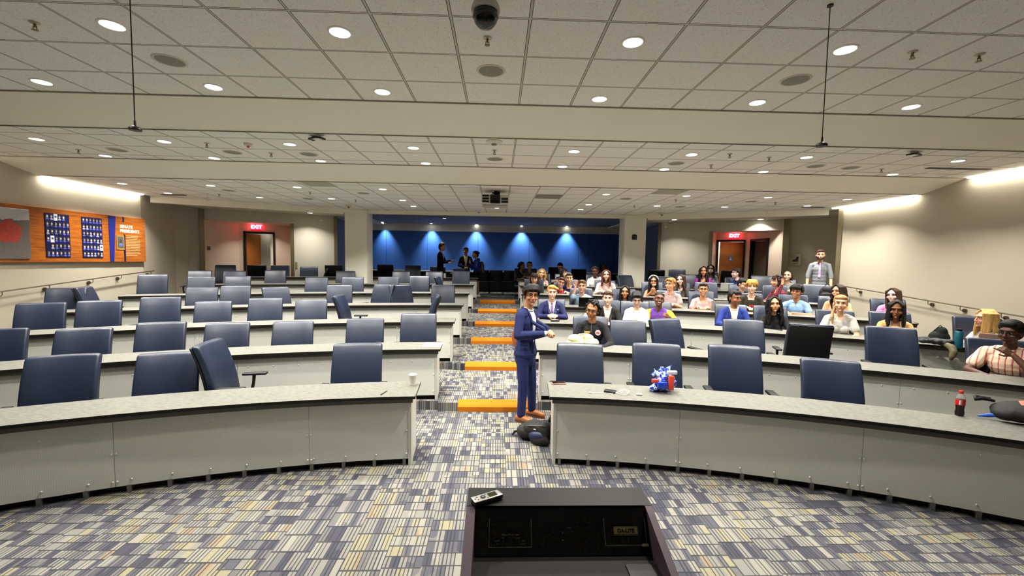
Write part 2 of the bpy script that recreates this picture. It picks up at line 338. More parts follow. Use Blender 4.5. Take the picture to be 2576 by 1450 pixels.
# ---------------------------------------------------------------- ceilings and sloped bulkheads
def slab(name, poly, z, mat, th=.05):
    return struct(MB().prism(poly, z, z+th).build(name, mat))
slab('ceiling', [(-8.9, -3), (8.75, -3), (8.75, 5.175), (-8.9, 5.175)], Z1, ceiling_mat(X0T, 3.378))
slab('ceiling', [(-8.9, 5.94), (8.75, 5.94), (8.75, 7.765), (-8.9, 7.765)], Z2, ceiling_mat(X0T, 6.273))
LIP = [(-8.9, 11.25), (-4.73, 13.2), (-4.07, 13.5), (3.97, 13.5), (4.64, 13.2), (8.75, 11.1)]
slab('ceiling', [(-8.9, 8.59)]+LIP+[(8.75, 8.59)], Z3, ceiling_mat(X0T, 8.59+.35))
def bulk(y0, z0, y1, z1, k):
    m = MB(); vs = [(-8.9, y0, z0), (8.75, y0, z0), (8.75, y1, z1), (-8.9, y1, z1), (-8.9, y0, z0+.06), (8.75, y0, z0+.06), (8.75, y1, z1+.06), (-8.9, y1, z1+.06)]
    m.add(vs, [(0, 1, 2, 3), (7, 6, 5, 4), (0, 4, 5, 1), (3, 2, 6, 7), (0, 3, 7, 4), (1, 5, 6, 2)])
    m.box(-8.9, 8.75, y0-.012, y0+.012, z0-.012, z0, 1); m.box(-8.9, 8.75, y1-.008, y1+.012, z1-.01, z1-.004, 1)
    struct(m.build('trim_%d' % k, [BEIGE, M((150, 140, 120), .6)]))
bulk(5.175, Z1, 5.94, Z2, 1); bulk(7.765, Z2, 8.59, Z3, 2)
m = MB()
for a, b in zip(LIP[:-1], LIP[1:]):
    d = Vector((b[0]-a[0], b[1]-a[1], 0)); n = Vector((-d.y, d.x, 0)).normalized()*.14
    m.prism([(a[0], a[1]), (b[0], b[1]), (b[0]+n.x, b[1]+n.y), (a[0]+n.x, a[1]+n.y)], 3.475 if abs(a[1]-b[1]) < .4 else 3.42, Z3+.05)
struct(m.build('trim_3', BEIGE))
slab('ceiling', [(-8.9, 11.3), (-4.9, 13.25), (-4.9, 18.7), (-6.2, 18.7), (-6.2, 15.6), (-5.8, 15.45), (-9.3, 13.75), (-9.5, 12.8)], ZS, BEIGE2)
slab('ceiling', [(8.75, 11.2), (4.8, 13.3), (4.8, 18.7), (6.2, 18.7), (6.2, 15.6), (5.8, 15.5), (9.3, 13.6), (10.5, 13.0), (10.5, 10.4), (8.7, 10.4)][::-1], ZS, BEIGE2)
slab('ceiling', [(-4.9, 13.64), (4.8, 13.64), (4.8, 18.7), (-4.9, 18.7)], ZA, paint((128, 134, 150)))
# ---------------------------------------------------------------- walls
def wall(name, pts, z0, z1, mat, th=.12, out=1):
    """wall along a plan polyline, thickness on the outer side"""
    m = MB()
    for a, b in zip(pts[:-1], pts[1:]):
        d = Vector((b[0]-a[0], b[1]-a[1], 0)); n = Vector((-d.y, d.x, 0)).normalized()*th*out
        m.prism([(a[0], a[1]), (b[0], b[1]), (b[0]+n.x, b[1]+n.y), (a[0]+n.x, a[1]+n.y)], z0, z1)
    return struct(m.build(name, mat))
wall('wall_left', [(-8.9, -3), (-8.9, 10.95), (-9.05, 11.4), (-9.3, 12.2), (-9.42, 12.75), (-9.36, 13.2), (-9.27, 13.66)], -.1, 4.0, WALLSHADE)
wall('wall_right', [(8.72, 10.6), (8.72, -3)], -.1, 4.0, WALLSHADE)
wall('wall_front', [(8.75, -3), (-8.95, -3)], -.1, 4.0, BEIGE)
wall('wall_right_recess', [(9.25, 13.42), (10.4, 12.62), (10.4, 10.5), (8.75, 10.48)], .5, 3.6, GREYW)
LA, LB = Vector((-9.27, 13.66, 0)), Vector((-5.8, 15.33, 0)); LD = (LB-LA).normalized(); LN = Vector((-LD.y, LD.x, 0))
RA, RB = Vector((5.85, 15.39, 0)), Vector((9.2, 13.45, 0)); RD = (RB-RA).normalized(); RN = Vector((-RD.y, RD.x, 0))
def lp(A, D, N, t, o): v = A+D*t+N*o; return (v.x, v.y)
def wquad(m, A, D, N, t0, t1, z0, z1, o0=0.0, o1=.12, mi=0):
    m.prism([lp(A, D, N, t0, o0), lp(A, D, N, t1, o0), lp(A, D, N, t1, o1), lp(A, D, N, t0, o1)], z0, z1, mi)
m = MB(); L = (LA, LD, LN)
wquad(m, *L, .0, .06, .6, 3.6); wquad(m, *L, .06, 2.47, 3.215, 3.6); wquad(m, *L, 2.47, 3.85, .6, 3.6)
struct(m.build('wall_back_left', BEIGE2))
m = MB(); R_ = (RA, RD, RN)
wquad(m, *R_, 0, 1.66, .6, 3.6); wquad(m, *R_, 1.66, 3.87, 3.2, 3.6)
struct(m.build('wall_back_right', BEIGE2))
# left entry niche: side walls, ceiling, back wall with door opening
m = MB()
def side(m, A, D, N, p, q, z0, z1, th=.08):
    a = Vector((*lp(A, D, N, *p), 0)); b = Vector((*lp(A, D, N, *q), 0)); n = (b-a).normalized(); n = Vector((n.y, -n.x, 0))*th
    m.prism([(a.x, a.y), (b.x, b.y), (b.x+n.x, b.y+n.y), (a.x+n.x, a.y+n.y)], z0, z1)
side(m, *L, (.87, 1.2), (.06, .12), .6, 3.215); side(m, *L, (2.47, .12), (2.47, 1.2), .6, 3.215)
wquad(m, *L, .8, 1.02, .6, 3.3, 1.2, 1.32); wquad(m, *L, 1.94, 2.55, .6, 3.3, 1.2, 1.32); wquad(m, *L, 1.02, 1.94, 2.95, 3.3, 1.2, 1.32)
m.prism([lp(*L, .0, .1), lp(*L, 2.6, .1), lp(*L, 2.6, 1.3), lp(*L, .0, 1.3)], 3.215, 3.26)
struct(m.build('wall_left_niche', PINKGLOW))  # pink tint puts the exit sign's red glow into the paint
m = MB()
side(m, *R_, (1.66, .12), (1.75, 1.2), .6, 3.2)
wquad(m, *R_, 1.7, 1.87, .6, 3.3, 1.2, 1.32); wquad(m, *R_, 2.76, 2.9, .6, 3.3, 1.2, 1.32); wquad(m, *R_, 1.87, 2.76, 2.95, 3.3, 1.2, 1.32)
m.prism([lp(*R_, 1.6, .1), lp(*R_, 3.6, .1), lp(*R_, 2.9, 1.3), lp(*R_, 1.6, 1.3)], 3.2, 3.25)
Q0, Q1 = Vector((8.9, 15.01, 0)), Vector((9.14, 13.46, 0)); QD = (Q1-Q0).normalized(); QL = (Q1-Q0).length; QN = Vector((-QD.y, QD.x, 0))
Q = (Q0, QD, QN)
wquad(m, *Q, -.05, .19, .6, 3.3, 0, .12); wquad(m, *Q, 1.0, QL+.03, .6, 3.55, 0, .12); wquad(m, *Q, .19, 1.0, 2.96, 3.3, 0, .12)
struct(m.build('wall_right_niche', PINKGLOW))  # same pink tint imitating exit-sign glow
# corridor walls seen through the open doors
m = MB(); wquad(m, *L, .4, 3.4, .6, 3.3, 2.5, 2.6); wquad(m, *L, 1.80, 1.9, .6, 3.3, 1.6, 2.5); wquad(m, *R_, .8, 3.4, .6, 3.3, 2.5, 2.6)
struct(m.build('wall_corridor', BEIGE))
lamp('corridor_fill', 'AREA', (-8.5, 16.6, 3.2), 25, size=.4); lamp('corridor_fill', 'AREA', (8.6, 16.2, 3.2), 25, size=.4)  # unseen lights added to brighten the corridor behind the doors
# alcove behind: side walls, back wall with the blue board, pillars
wall('wall_alcove_left', [(-6.05, 15.5), (-6.05, 18.6)], .6, 3.65, BLUEGRAY)
wall('wall_alcove_right', [(6.05, 18.6), (6.05, 15.5)], .6, 3.65, BLUEGRAY)
wall('wall_back', [(-6.1, 18.6), (6.1, 18.6)], .6, 3.65, BEIGE)
def pillar(x0, x1, k):
    struct(MB().box(x0, x1, 13.36, 13.97, .5, 3.56).build('pillar', BEIGE))
pillar(-4.75, -4.08, 1); pillar(3.97, 4.65, 2)
# steel corner guards on the wall edges
def guard(x, y, z1, k, w=.07, rz=0.0, z0=.6):
    o = MB().box(-w, w, -.02, .05, z0, z1).build('trim_%d' % k, STEEL); o.location = (x, y, 0); o.rotation_euler = (0, 0, rz); struct(o)
guard(-9.23, 13.6, 3.535, 4, .06, .45); guard(-7.0, 14.72, 3.21, 5, .055, .45); guard(-5.76, 15.3, 3.54, 6, .05, .45)
guard(5.84, 15.33, 3.54, 7, .05, -.5); guard(7.32, 14.5, 3.2, 8, .06, -.5); guard(9.18, 13.36, 3.535, 9, .085, -.55); guard(8.68, 10.62, 3.56, 10, .045, -.7)
# blue fabric wall covering with panel seams
t = NT('blue_fabric'); x, y, z = t.sep(t.coord('Object')); nz = t.noise(t.coord('Object', (6, 1, .35)), 9, 3); fine = t.noise(t.coord('Object'), 300)
t.base(t.mix(nz[0], lin((30, 74, 150)), lin((50, 100, 182)))); t.set(.55, 0, .4); t.bump(fine[0], .2, .003)
bw = thing('wall_covering', 'long deep blue fabric wall covering along the back of the room', 'wall panel', (0, 18.57, 0))
xs = [-6.05, -4.84, -3.09, -.89, 1.34, 3.51, 5.07, 6.05]
for a, b in zip(xs[:-1], xs[1:]): MB().rbox((b-a)/2-.003, .025, .91, .012, 2, c=((a+b)/2, 0, 2.385)).build('fabric_panel', t.m, bw)
# ---------------------------------------------------------------- doors
def door(A, D, N, t0, t1, zt, o, k, wood, frame_mat, open_deg, hinge):
    fr = MB()
    wquad(fr, A, D, N, t0-.02, t0+.045, .72, zt, o-.03, o+.15); wquad(fr, A, D, N, t1-.045, t1+.02, .72, zt, o-.03, o+.15); wquad(fr, A, D, N, t0-.02, t1+.02, zt-.06, zt+.01, o-.03, o+.15)
    f = struct(fr.build('door_%d' % k, frame_mat))
    wd = t1-t0-.1
    h = t0+.05 if hinge < 0 else t1-.05
    leaf = MB().box(0, wd*(-hinge), -.022, .022, .73, zt-.07); lo = leaf.build('door_leaf', wood, f)
    ang = math.atan2(D.y, D.x)
    x, y = lp(A, D, N, h, o+.12); lo.location = (x, y, 0); lo.rotation_euler = (0, 0, ang+math.radians(open_deg))
    s = -hinge
    hd = MB().box(min(.06*s, .2*s)+wd*s*.78, max(.06*s, .2*s)+wd*s*.78, -.07, -.04, 1.7, 1.73).cyl((wd*s*.9, -.06, 1.715), (wd*s*.9, .05, 1.715), .02); hd.build('door_handle', STEEL, lo)
    return f, lo
t = NT('door_wood'); g = t.noise(t.coord('Object', (14, 14, 1.2)), 5, 4)
t.base(t.mix(g[0], lin((176, 102, 42)), lin((206, 132, 64)))); t.set(.4); DOORWOOD = t.m
door(*L, 1.02, 1.94, 2.95, 1.2, 1, DOORWOOD, BLACKP, 62, -1)
f2, l2 = door(*R_, 1.87, 2.76, 2.95, 1.2, 2, DOORWOOD, BLACKP, 20, 1)
MB().cyl((-.42, -.024, 2.28), (-.42, -.03, 2.28), .085, n=24).build('round_sign', M((110, 140, 205), .5), l2)
MB().prism([(-.05, -.06), (.05, -.06), (0, .06)], 0, .004).build('pictogram', M((225, 232, 245), .5), l2).matrix_local = Matrix.Translation((-.42, -.031, 2.28)) @ Matrix.Rotation(PI/2, 4, 'X')
f3, l3 = door(*Q, .19, 1.0, 2.96, 0, 3, M((74, 66, 52), .5), BLACKP, 0, 1)
# ---------------------------------------------------------------- cove light slots along the side walls
def cove(x, y0, y1, z, s):
    c = tag(MB().box(-.035*1, .035, 0, y1-y0, -.012, .012).build('linear_cove_light', emit((255, 246, 225), 9), loc=(x, y0, z)), '', 'light')
    lamp('cove_lamp', 'AREA', (x, (y0+y1)/2, z-.02), P_COVE*(y1-y0), rot=(0, math.radians(22*s), 0), size=.06, sy=(y1-y0)*.98)
    return c
cove(-8.83, 8.62, 10.92, Z3-.012, 1)['label'] = 'slim linear light slot above the wood display panel'
cove(8.65, 8.64, 10.84, Z3-.012, -1)['label'] = 'slim linear light slot high on the bare wall, the farther of two'
cove(8.65, 5.96, 7.68, Z2-.012, -1)['label'] = 'slim linear light slot high on the bare wall, the nearer of two'
cove(-8.83, 5.96, 7.68, Z2-.012, 1)['label'] = 'slim linear light slot on the display wall beside the middle ceiling'
# dark strip at the end of the near slot
# ---------------------------------------------------------------- orange step edges in the aisle
t = NT('orange_carpet'); nz = t.noise(t.coord('Object'), 160, 3)
t.base(t.mix(nz[0], lin((178, 98, 18)), lin((206, 126, 36)))); t.set(.9, 0, .1); t.bump(nz[0], .6, .005); ORANGE = t.m
for n in range(2, 8):
    y = STEPY[n-1]; z = (n-1)*RISE; x0 = -.53-.01*(n-2); x1 = .50+.012*(n-2)
    m = MB(); prof = [(0, 0), (0, .066), (.03, .088), (.14, .122), (.16, .122), (.16, 0)]
    if n > 2: x0, x1 = x0-.03, x1+.03
    vs = [(x, y+a, z-RISE+b) for x in (x0, x1) for a, b in prof]; k = len(prof)
    m.add(vs, [tuple(range(k)), tuple(range(2*k-1, k-1, -1))]+[(i, k+i, k+(i+1) % k, (i+1) % k) for i in range(k)])
    tag(m.build('step_nosing', ORANGE), 'orange carpeted step edge in the centre aisle, %s one going up from the front floor' % ('first' if n == 2 else ORD[n-2]), 'step edge', 'orange step edges in the aisle')
# ---------------------------------------------------------------- curved desks
t = NT('laminate'); p = t.coord('Object', (1, 1, 1)); n1 = t.noise(t.coord('Object', (3, 9, 3)), 6, 5, .65); n2 = t.noise(p, 30, 4)
t.base(t.mix(t.math('MULTIPLY', n2[0], .35), t.ramp(n1[0], [(.25, lin((78, 78, 72))), (.45, lin((104, 103, 96))), (.6, lin((120, 119, 110))), (.75, lin((94, 94, 88)))]), lin((98, 97, 91)))); t.set(.5, 0, .3); LAMI = t.m
t = NT('perforated_metal'); uv = t.coord('UV'); u, v, _ = t.sep(uv)
fu, fv = t.math('FRACT', t.math('MULTIPLY', u, 72.0)), t.math('FRACT', t.math('MULTIPLY', v, 72.0))
du, dv = t.math('SUBTRACT', fu, .5), t.math('SUBTRACT', fv, .5)
r2 = t.math('ADD', t.math('MULTIPLY', du, du), t.math('MULTIPLY', dv, dv))
hole = t.math('LESS_THAN', r2, .04); nz = t.noise(t.coord('Object'), 3, 3)
t.base(t.mix(hole, t.mix(nz[0], lin((206, 207, 198)), lin((214, 215, 206))), lin((236, 236, 230)))); t.set(.55, 0, .4); PERF = t.m
ENDP = M((204, 203, 194), .5, .15); EDGE = M((26, 23, 20), .45); BOLT = M((236, 234, 228), .45, .2); KICK = M((14, 13, 12), .7); FOOT = M((120, 118, 112), .4, .6)
DT = .53
def arcpt(R, a): return (CX0+R*math.sin(a), CY0+R*math.cos(a))
def ring(m, R0, R1, a0, a1, z0, z1, n, mis=(0, 0), mi_end=None, uv=False):
    """curved bar; mis = (top, sides)"""
    o = len(m.v)
    for k in range(n+1):
        a = a0+(a1-a0)*k/n
        for R in (R0, R1):
            for z in (z0, z1): m.v.append((*arcpt(R, a), z))
    def fc(q, mi): m.f.append(tuple(o+i for i in q)); m.mi.append(mi)
    for k in range(n):
        b = 4*k; c = b+4
        fc((b, b+1, c+1, c), mis[1]); fc((b+1, b+3, c+3, c+1), mis[0]); fc((b+3, b+2, c+2, c+3), mis[1]); fc((b+2, b, c, c+2), mis[1])
    e = mis[1] if mi_end is None else mi_end
    fc((0, 2, 3, 1), e); b = 4*n; fc((b, b+1, b+3, b+2), e); return m
bolt_me = None
ROWN = ['front', 'second', 'third', 'fourth', 'fifth', 'sixth', 'rearmost']
def desk(n, sgn):
    R = RY[n-1]-CY0; z = (n-1)*RISE
    xe = AL[n-1] if sgn < 0 else AR[n-1]
    a0 = math.asin((xe-CX0)/R)
    far = {(-1): [-4.9, -6.2, -6.9, -7.75, -7.85, -7.85, -8.1], 1: [5.2, 6.5, 7.3, 7.35, 7.45, 7.6, 7.7]}[sgn][n-1]
    a1 = math.asin((far-CX0)/R)
    sd = 'emptier side' if sgn < 0 else 'crowded side'
    d = thing('curved_desk', 'grey curved desk with perforated front, %s row on the %s of the aisle' % (ROWN[n-1], sd), 'desk', (0, 0, z), group='curved desk rows')
    N = max(8, int(abs(a1-a0)*R/.25))
    top = ring(MB(), R, R+DT, a0, a1, .70, .73, N, (0, 1)); top.build('desktop', [LAMI, EDGE], d)
    ring(MB(), R+.03, R+.06, a0+sgn*.03/R, a1, .655, .70, N).build('apron', M((96, 92, 84), .6), d)
    # panels of 1.52 m with a seam
    ai = a0+sgn*.075/R; step = sgn*1.524/R; edges = [ai]
    first = .93 if sgn < 0 else 1.2
    a = ai+sgn*first/R
    while (a1-a)*sgn > .3/R: edges.append(a); a += step
    edges.append(a1-sgn*.04/R)
    for p, q in zip(edges[:-1], edges[1:]):
        m = MB(); g = sgn*.0022/R; k = max(3, int(abs(q-p)*R/.2)); ring(m, R+.075, R+.09, p+g, q-g, .065, .66, k)
        o = m.build('modesty_panel', PERF, d)
        ul = o.data.uv_layers.new(name='UVMap')
        for lo in o.data.loops:
            co = o.data.vertices[lo.vertex_index].co
            ul.data[lo.index].uv = (math.atan2(co.x-CX0, co.y-CY0)*R, co.z)
    ring(MB(), R+.13, R+.15, ai, a1, 0, .09, N).build('kickboard', KICK, d)
    # end panel toward the aisle
    c, s = math.cos(a0), math.sin(a0)
    def endp(a, nm):
        e = MB(); ring(e, R+.07, R+.50, a+sgn*.045/R, a+sgn*.075/R, .0 if nm == 1 else .0, .70, 1); e.build('end_panel', ENDP, d)
    endp(a0, 1); endp(a1-sgn*.15/R, 2)
    # bolts and feet (the rows that show them)
    if n <= 4:
        global bolt_me
        if bolt_me is None:
            tmp = MB().ball((0, 0, 0), .0085, 8).build('bolt', BOLT, d, smooth=True); bolt_me = tmp.data; foot0 = MB().box(-.015, .015, -.02, .05, 0, .07).build('foot', FOOT, d); desk.foot = foot0.data
            bpy.data.objects.remove(tmp); bpy.data.objects.remove(foot0)
        sp = []; lim = a1 if n > 2 else a0+sgn*min(abs(a1-a0), 5.2/R)
        for e in edges[1:-1]:
            for zz in (.11, .36): sp += [(e-.016/R, zz), (e+.016/R, zz)]
        k = 0; a = ai+sgn*.02/R
        while (lim-a)*sgn > 0:
            sp.append((a, .12))
            if k % 2 == 0 or n > 1: sp.append((a, .55))
            if n == 1:
                f = bpy.data.objects.new('foot', desk.foot); COL.objects.link(f); f.parent = d; f.location = (*arcpt(R+.085, a+sgn*.02/R), 0); f.rotation_euler = (0, 0, -a)
            a += sgn*.29/R; k += 1
        sp.append((ai+sgn*.015/R, .36))
        for a, zz in sp:
            b = bpy.data.objects.new('bolt', bolt_me); COL.objects.link(b); b.parent = d; b.location = (*arcpt(R+.073, a), zz)
    return d
for n in range(1, 8):
    for s in (-1, 1): desk(n, s)
# ---------------------------------------------------------------- ceiling fixtures
WHITE = M((238, 236, 228), .5); LENS = emit((255, 250, 236), LENS_E)
dl = thing('recessed_downlight', 'x', 'light', group='recessed ceiling downlights')
m = MB().lathe([(.078, .012), (.078, 0), (.082, -.006), (.098, -.004), (.1, 0), (.1, .004)], n=28); m.build('trim_ring', WHITE, dl, smooth=True)
m = MB().lathe([(.0001, -.001), (.078, -.001), (.078, .01), (.0001, .01)], n=24); m.build('lens', LENS, dl)
lamp('ceiling_lamp_light', 'AREA', (0, 0, -.012), P_MAIN, size=.15, spread=SPREAD, parent=dl)
_first = [True]
def downlights(pts, z, where, pw=1.0):
    ys = sorted(set(round(y*2)/2 for x, y in pts))
    rows = {}
    for x, y in pts: rows.setdefault(round(y*.9), []).append((x, y))
    for ri, k in enumerate(sorted(rows)):
        for i, (x, y) in enumerate(sorted(rows[k])):
            lab = 'round recessed downlight, %s from the display wall in row %s of %s' % (ORD[i], ['one', 'two', 'three', 'four', 'five'][ri], where)
            if _first[0]:
                dl.location = (x, y, z-.001); dl['label'] = lab; _first[0] = False
            else:
                q = dup(dl, (x, y, z-.001), 0, lab)
                if pw != 1.0:
                    for ch in q.children:
                        if ch.type == 'LIGHT': ch.data = ch.data.copy(); ch.data.energy *= pw
downlights(LAMP1, Z1, 'the nearest ceiling'); downlights(LAMP2, Z2, 'the middle ceiling'); downlights(LAMP3, Z3, 'the far ceiling')
downlights(LAMPS, ZS, 'the low soffit', .45)
da = thing('wall_wash_downlight', 'x', 'light', group='downlights in the alcove')
for ch in dl.children:
    if ch.type == 'MESH': c = ch.copy(); COL.objects.link(c); c.parent = da; c.name = ch.name
for i, (x, y) in enumerate(sorted(LAMPA)):
    lab = 'small downlight in the alcove ceiling, %s from the display wall end' % ORD[i]
    o = da if i == 0 else dup(da, (x, y, ZA), 0)
    o.location = (x, y, ZA-.001); o['label'] = lab; o.scale = (.75, .75, 1)
    if y > 17: lamp('alcove_spot', 'SPOT', (x, 18.57-.27, ZA-.02), P_SPOT, rot=(math.radians(9), 0, 0), size=.05, cone=1.25, blend=1.0, col=(1, .95, .86))
    else: lamp('ceiling_lamp_light', 'AREA', (x, y, ZA-.02), P_MAIN*.5, size=.12)
# ceiling loudspeakers
t = NT('speaker_grille'); q = t.coord('Object', (180, 180, 180)); vo = t.n.new('ShaderNodeTexVoronoi'); vo.inputs['Scale'].default_value = 1; t.link(q, vo.inputs['Vector'])
t.base(t.mix(t.math('LESS_THAN', vo.outputs[0], .35), lin((150, 146, 134)), lin((84, 80, 70)))); t.set(.6, .2); GRILLE = t.m
sp = thing('ceiling_speaker', 'x', 'ceiling speaker', group='round ceiling speakers')
MB().lathe([(.0001, -.012), (.07, -.012), (.118, -.006), (.122, .002)], n=32).build('grille', GRILLE, sp, smooth=True)
MB().lathe([(.118, -.004), (.124, -.009), (.14, -.006), (.146, .002)], n=32).build('rim', M((214, 208, 192), .6), sp, smooth=True)
f1 = True
for pts, z, where in ((SPK1, Z1, 'the nearest ceiling'), (SPK2, Z2, 'the middle ceiling'), (SPK3, Z3, 'the far ceiling')):
    for i, (x, y) in enumerate(sorted(pts)):
        lab = 'round grey ceiling speaker, %s from the display wall in %s' % (ORD[i], where)
        if f1: sp.location = (x, y, z); sp['label'] = lab; f1 = False
        else: dup(sp, (x, y, z), 0, lab)
# sprinklers
sk = thing('sprinkler', 'x', 'sprinkler', group='ceiling sprinklers')
MB().lathe([(.035, 0), (.036, -.006), (.02, -.012), (.0001, -.012)], n=16).build('escutcheon', M((190, 182, 160), .4, .3), sk, smooth=True)
MB().cyl((0, 0, -.01), (0, 0, -.04), .009).cyl((-.014, 0, -.03), (-.014, 0, -.058), .003).cyl((.014, 0, -.03), (.014, 0, -.058), .003).cyl((0, 0, -.058), (0, 0, -.062), .022).build('head', M((120, 104, 70), .35, .8), sk)
f1 = True
for pts, z, where in ((SPR1, Z1, 'the nearest ceiling'), (SPR2, Z2, 'the middle ceiling'), (SPR3, Z3, 'the far ceiling')):
    for i, (x, y) in enumerate(sorted(pts)):
        lab = 'small brass ceiling sprinkler, %s from the display wall in %s' % (ORD[i], where)
        if f1: sk.location = (x, y, z); sk['label'] = lab; f1 = False
        else: dup(sk, (x, y, z), 0, lab)
# detectors
def disc_thing(name, label, x, y, z, r, h, col, lens=None):
    o = thing(name, label, 'detector', (x, y, z))
    MB().lathe([(r, 0), (r, -h*.4), (r*.7, -h), (.0001, -h)], n=20).build('housing', M(col, .5), o, smooth=True)
    MB().lathe([(r*.35, -h), (r*.3, -h*1.5), (.0001, -h*1.7)], n=12).build('sensor_cap', M(lens or (150, 146, 136), .3), o, smooth=True)
disc_thing('smoke_detector', 'white smoke detector on the centre line of the middle ceiling', *SMOKE2[0], Z2, .12, .035, (226, 220, 205))
disc_thing('smoke_detector', 'small smoke detector with a red light on the middle ceiling', *SMOKE2[1], Z2, .06, .04, (226, 214, 200), (200, 90, 80))
disc_thing('occupancy_sensor', 'ceiling sensor with a violet lens near the beam over the aisle', *DET3[1], Z3, .09, .05, (216, 210, 196), (130, 120, 200))
disc_thing('fire_strobe', 'white fire strobe on the ceiling above the pillar without a wall speaker', *DET3[0], Z3, .09, .06, (214, 200, 180), (120, 90, 70))
disc_thing('fire_strobe', 'white fire strobe on the ceiling near the pillar with the wall speaker', *DET3[2], Z3, .09, .06, (214, 204, 184), (120, 100, 70))
# dome camera
dc = thing('dome_camera', 'black dome security camera hanging from the ceiling at the top edge', 'camera', (DOME[0][0], DOME[0][1], Z1))
MB().lathe([(.03, 0), (.06, -.01), (.095, -.06), (.104, -.09), (.1, -.105), (.085, -.105)], n=32).build('housing', M((196, 194, 186), .4), dc, smooth=True)
MB().lathe([(.086, -.1), (.086, -.135), (.078, -.175), (.052, -.205), (.0001, -.218)], n=32).build('dome', M((12, 11, 11), .08, spec=.7), dc, smooth=True)
MB().lathe([(.087, -.125), (.091, -.13), (.091, -.14), (.086, -.142)], n=32).build('dome_ring', M((40, 38, 36), .3), dc, smooth=True)
# wedge-shaped boundary units under the middle ceiling
for i, (x, y) in enumerate(WEDGE):
    wv = thing('ceiling_mount_box', 'black angled box on a white bracket under the middle ceiling, %s' % ('above the emptier desks' if i == 0 else 'above the crowded desks'), 'equipment', (x, y, Z2), (-.35 if i == 0 else .35))
    MB().rbox(.11, .05, .012, .008, 2, c=(0, 0, -.028), fn=lambda p: (p.x, p.y, p.z-.02*abs(p.x)/.11)).build('cover', M((16, 15, 15), .4), wv, smooth=True)
    MB().box(-.1, .1, -.03, .05, -.05, -.036).box(-.03, .03, -.02, .03, -.04, 0).build('bracket', WHITE, wv)
# air vents
for i, (x, y) in enumerate(VENT):
    v = thing('air_vent', ['grey slotted air vent on the far ceiling just past the projector', 'pale air vent tile on the far ceiling above the emptier desks', 'pale air vent tile on the far ceiling above the crowded desks'][i], 'vent', (x, y, Z3))
    MB().box(-.29, .29, -.29, .29, -.006, 0).build('backing', M((128, 122, 110) if i == 0 else (176, 172, 158), .6), v)
    sl = MB()
    for k in range(11): sl.box(-.27, .27, -.26+k*.05, -.235+k*.05, -.012, -.006)
    sl.build('slats', M((168, 162, 148) if i == 0 else (206, 202, 188), .6), v)
v = thing('air_vent', 'long black air slot in the alcove ceiling', 'vent', (VENTA[0][0], VENTA[0][1], ZA))
MB().box(-.32, .32, -.1, .1, -.012, 0).build('frame', M((20, 20, 22), .6), v)
# linear black slot on the middle ceiling near the wall
v = thing('air_vent', 'dark linear slot in the middle ceiling by the bare side wall', 'vent', (7.75, 7.05, Z2)); MB().box(-.55, .55, -.04, .04, -.01, 0).build('frame', M((60, 55, 48), .6), v)
for x, y, s in ((-8.05, 10.9, 'emptier'), (8.05, 10.75, 'crowded')):
    v = thing('air_vent', 'small dark ceiling vent near the far end of the ceiling on the %s side' % s, 'vent', (x, y, Z3)); MB().box(-.28, .28, -.05, .05, -.012, 0).build('frame', M((44, 40, 36), .6), v)
# hanging microphones
def mic(x, y, z, zc, label, col, s=1.0):
    h = thing('hanging_microphone', label, 'microphone', (x, y, zc))
    MB().cyl((0, 0, 0), (0, 0, z-zc+.02), .0035*s, n=6).lathe([(.02, 0), (.02, -.012), (.0001, -.014)], n=10).build('cable', M(col, .5), h)
    MB().lathe([(.004, .06), (.007, .05), (.007, .02), (.03, .012), (.038, 0), (.036, -.012), (.0001, -.016)], c=(0, 0, z-zc), n=18).build('microphone_head', M(col, .4), h, smooth=True)
mic(-2.47, 3.02, 2.93, Z1, 'black microphone hanging on a long cable above the emptier front desks', (46, 40, 34))
mic(2.336, 3.073, 2.955, Z1, 'black microphone hanging on a long cable above the crowded front desks', (46, 40, 34))
mic(-6.96, 10.5, 3.40, Z3, 'white hanging microphone under the far ceiling by the display wall', (232, 228, 214), 1.6)
mic(6.7, 10.5, 3.38, Z3, 'white hanging microphone under the far ceiling by the bare wall', (232, 228, 214), 1.6)
mic(-5.35, 13.05, 3.19, ZS, 'white hanging microphone in front of the pale back wall, emptier side', (232, 228, 214), 1.4)
mic(5.15, 13.05, 3.19, ZS, 'white hanging microphone in front of the pale back wall, crowded side', (232, 228, 214), 1.4)
# projector
pj = thing('projector', 'white projector with black vents hanging from the ceiling over the aisle', 'projector', (-.085, 9.3, 3.36))
MB().rbox(.29, .26, .1, .02, 3).build('body', M((206, 202, 190), .45), pj, smooth=True)
MB().rbox(.105, .02, .095, .02, 2, c=(.0, -.262, .01)).build('lens_bay', M((12, 12, 14), .2), pj, smooth=True)
MB().lathe([(.0001, 0), (.045, 0), (.06, .01), (.06, .03)], n=20).build('lens', M((8, 8, 12), .05), pj, smooth=True).matrix_local = Matrix.Translation((0, -.285, .0)) @ Matrix.Rotation(-PI/2, 4, 'X')
for sx in (-1, 1):
    for k in range(3 if sx < 0 else 2):
        MB().box(-.07, .07, -.008, 0, -.021, .021).build('vent', M((14, 14, 14), .6), pj, loc=(.2*sx, -.259, -.045+.06*k))
MB().box(-.26, .26, -.2, .2, -.125, -.1).build('tray', M((176, 172, 162), .5), pj)
MB().cyl((0, 0, .1), (0, 0, .22), .03).box(-.09, .1, -.05, .06, .09, .115).box(.02, .1, -.045, .045, .14, .2).box(-.07, .05, -.04, .04, .16, .18).build('ceiling_mount', M((16, 15, 15), .5), pj)
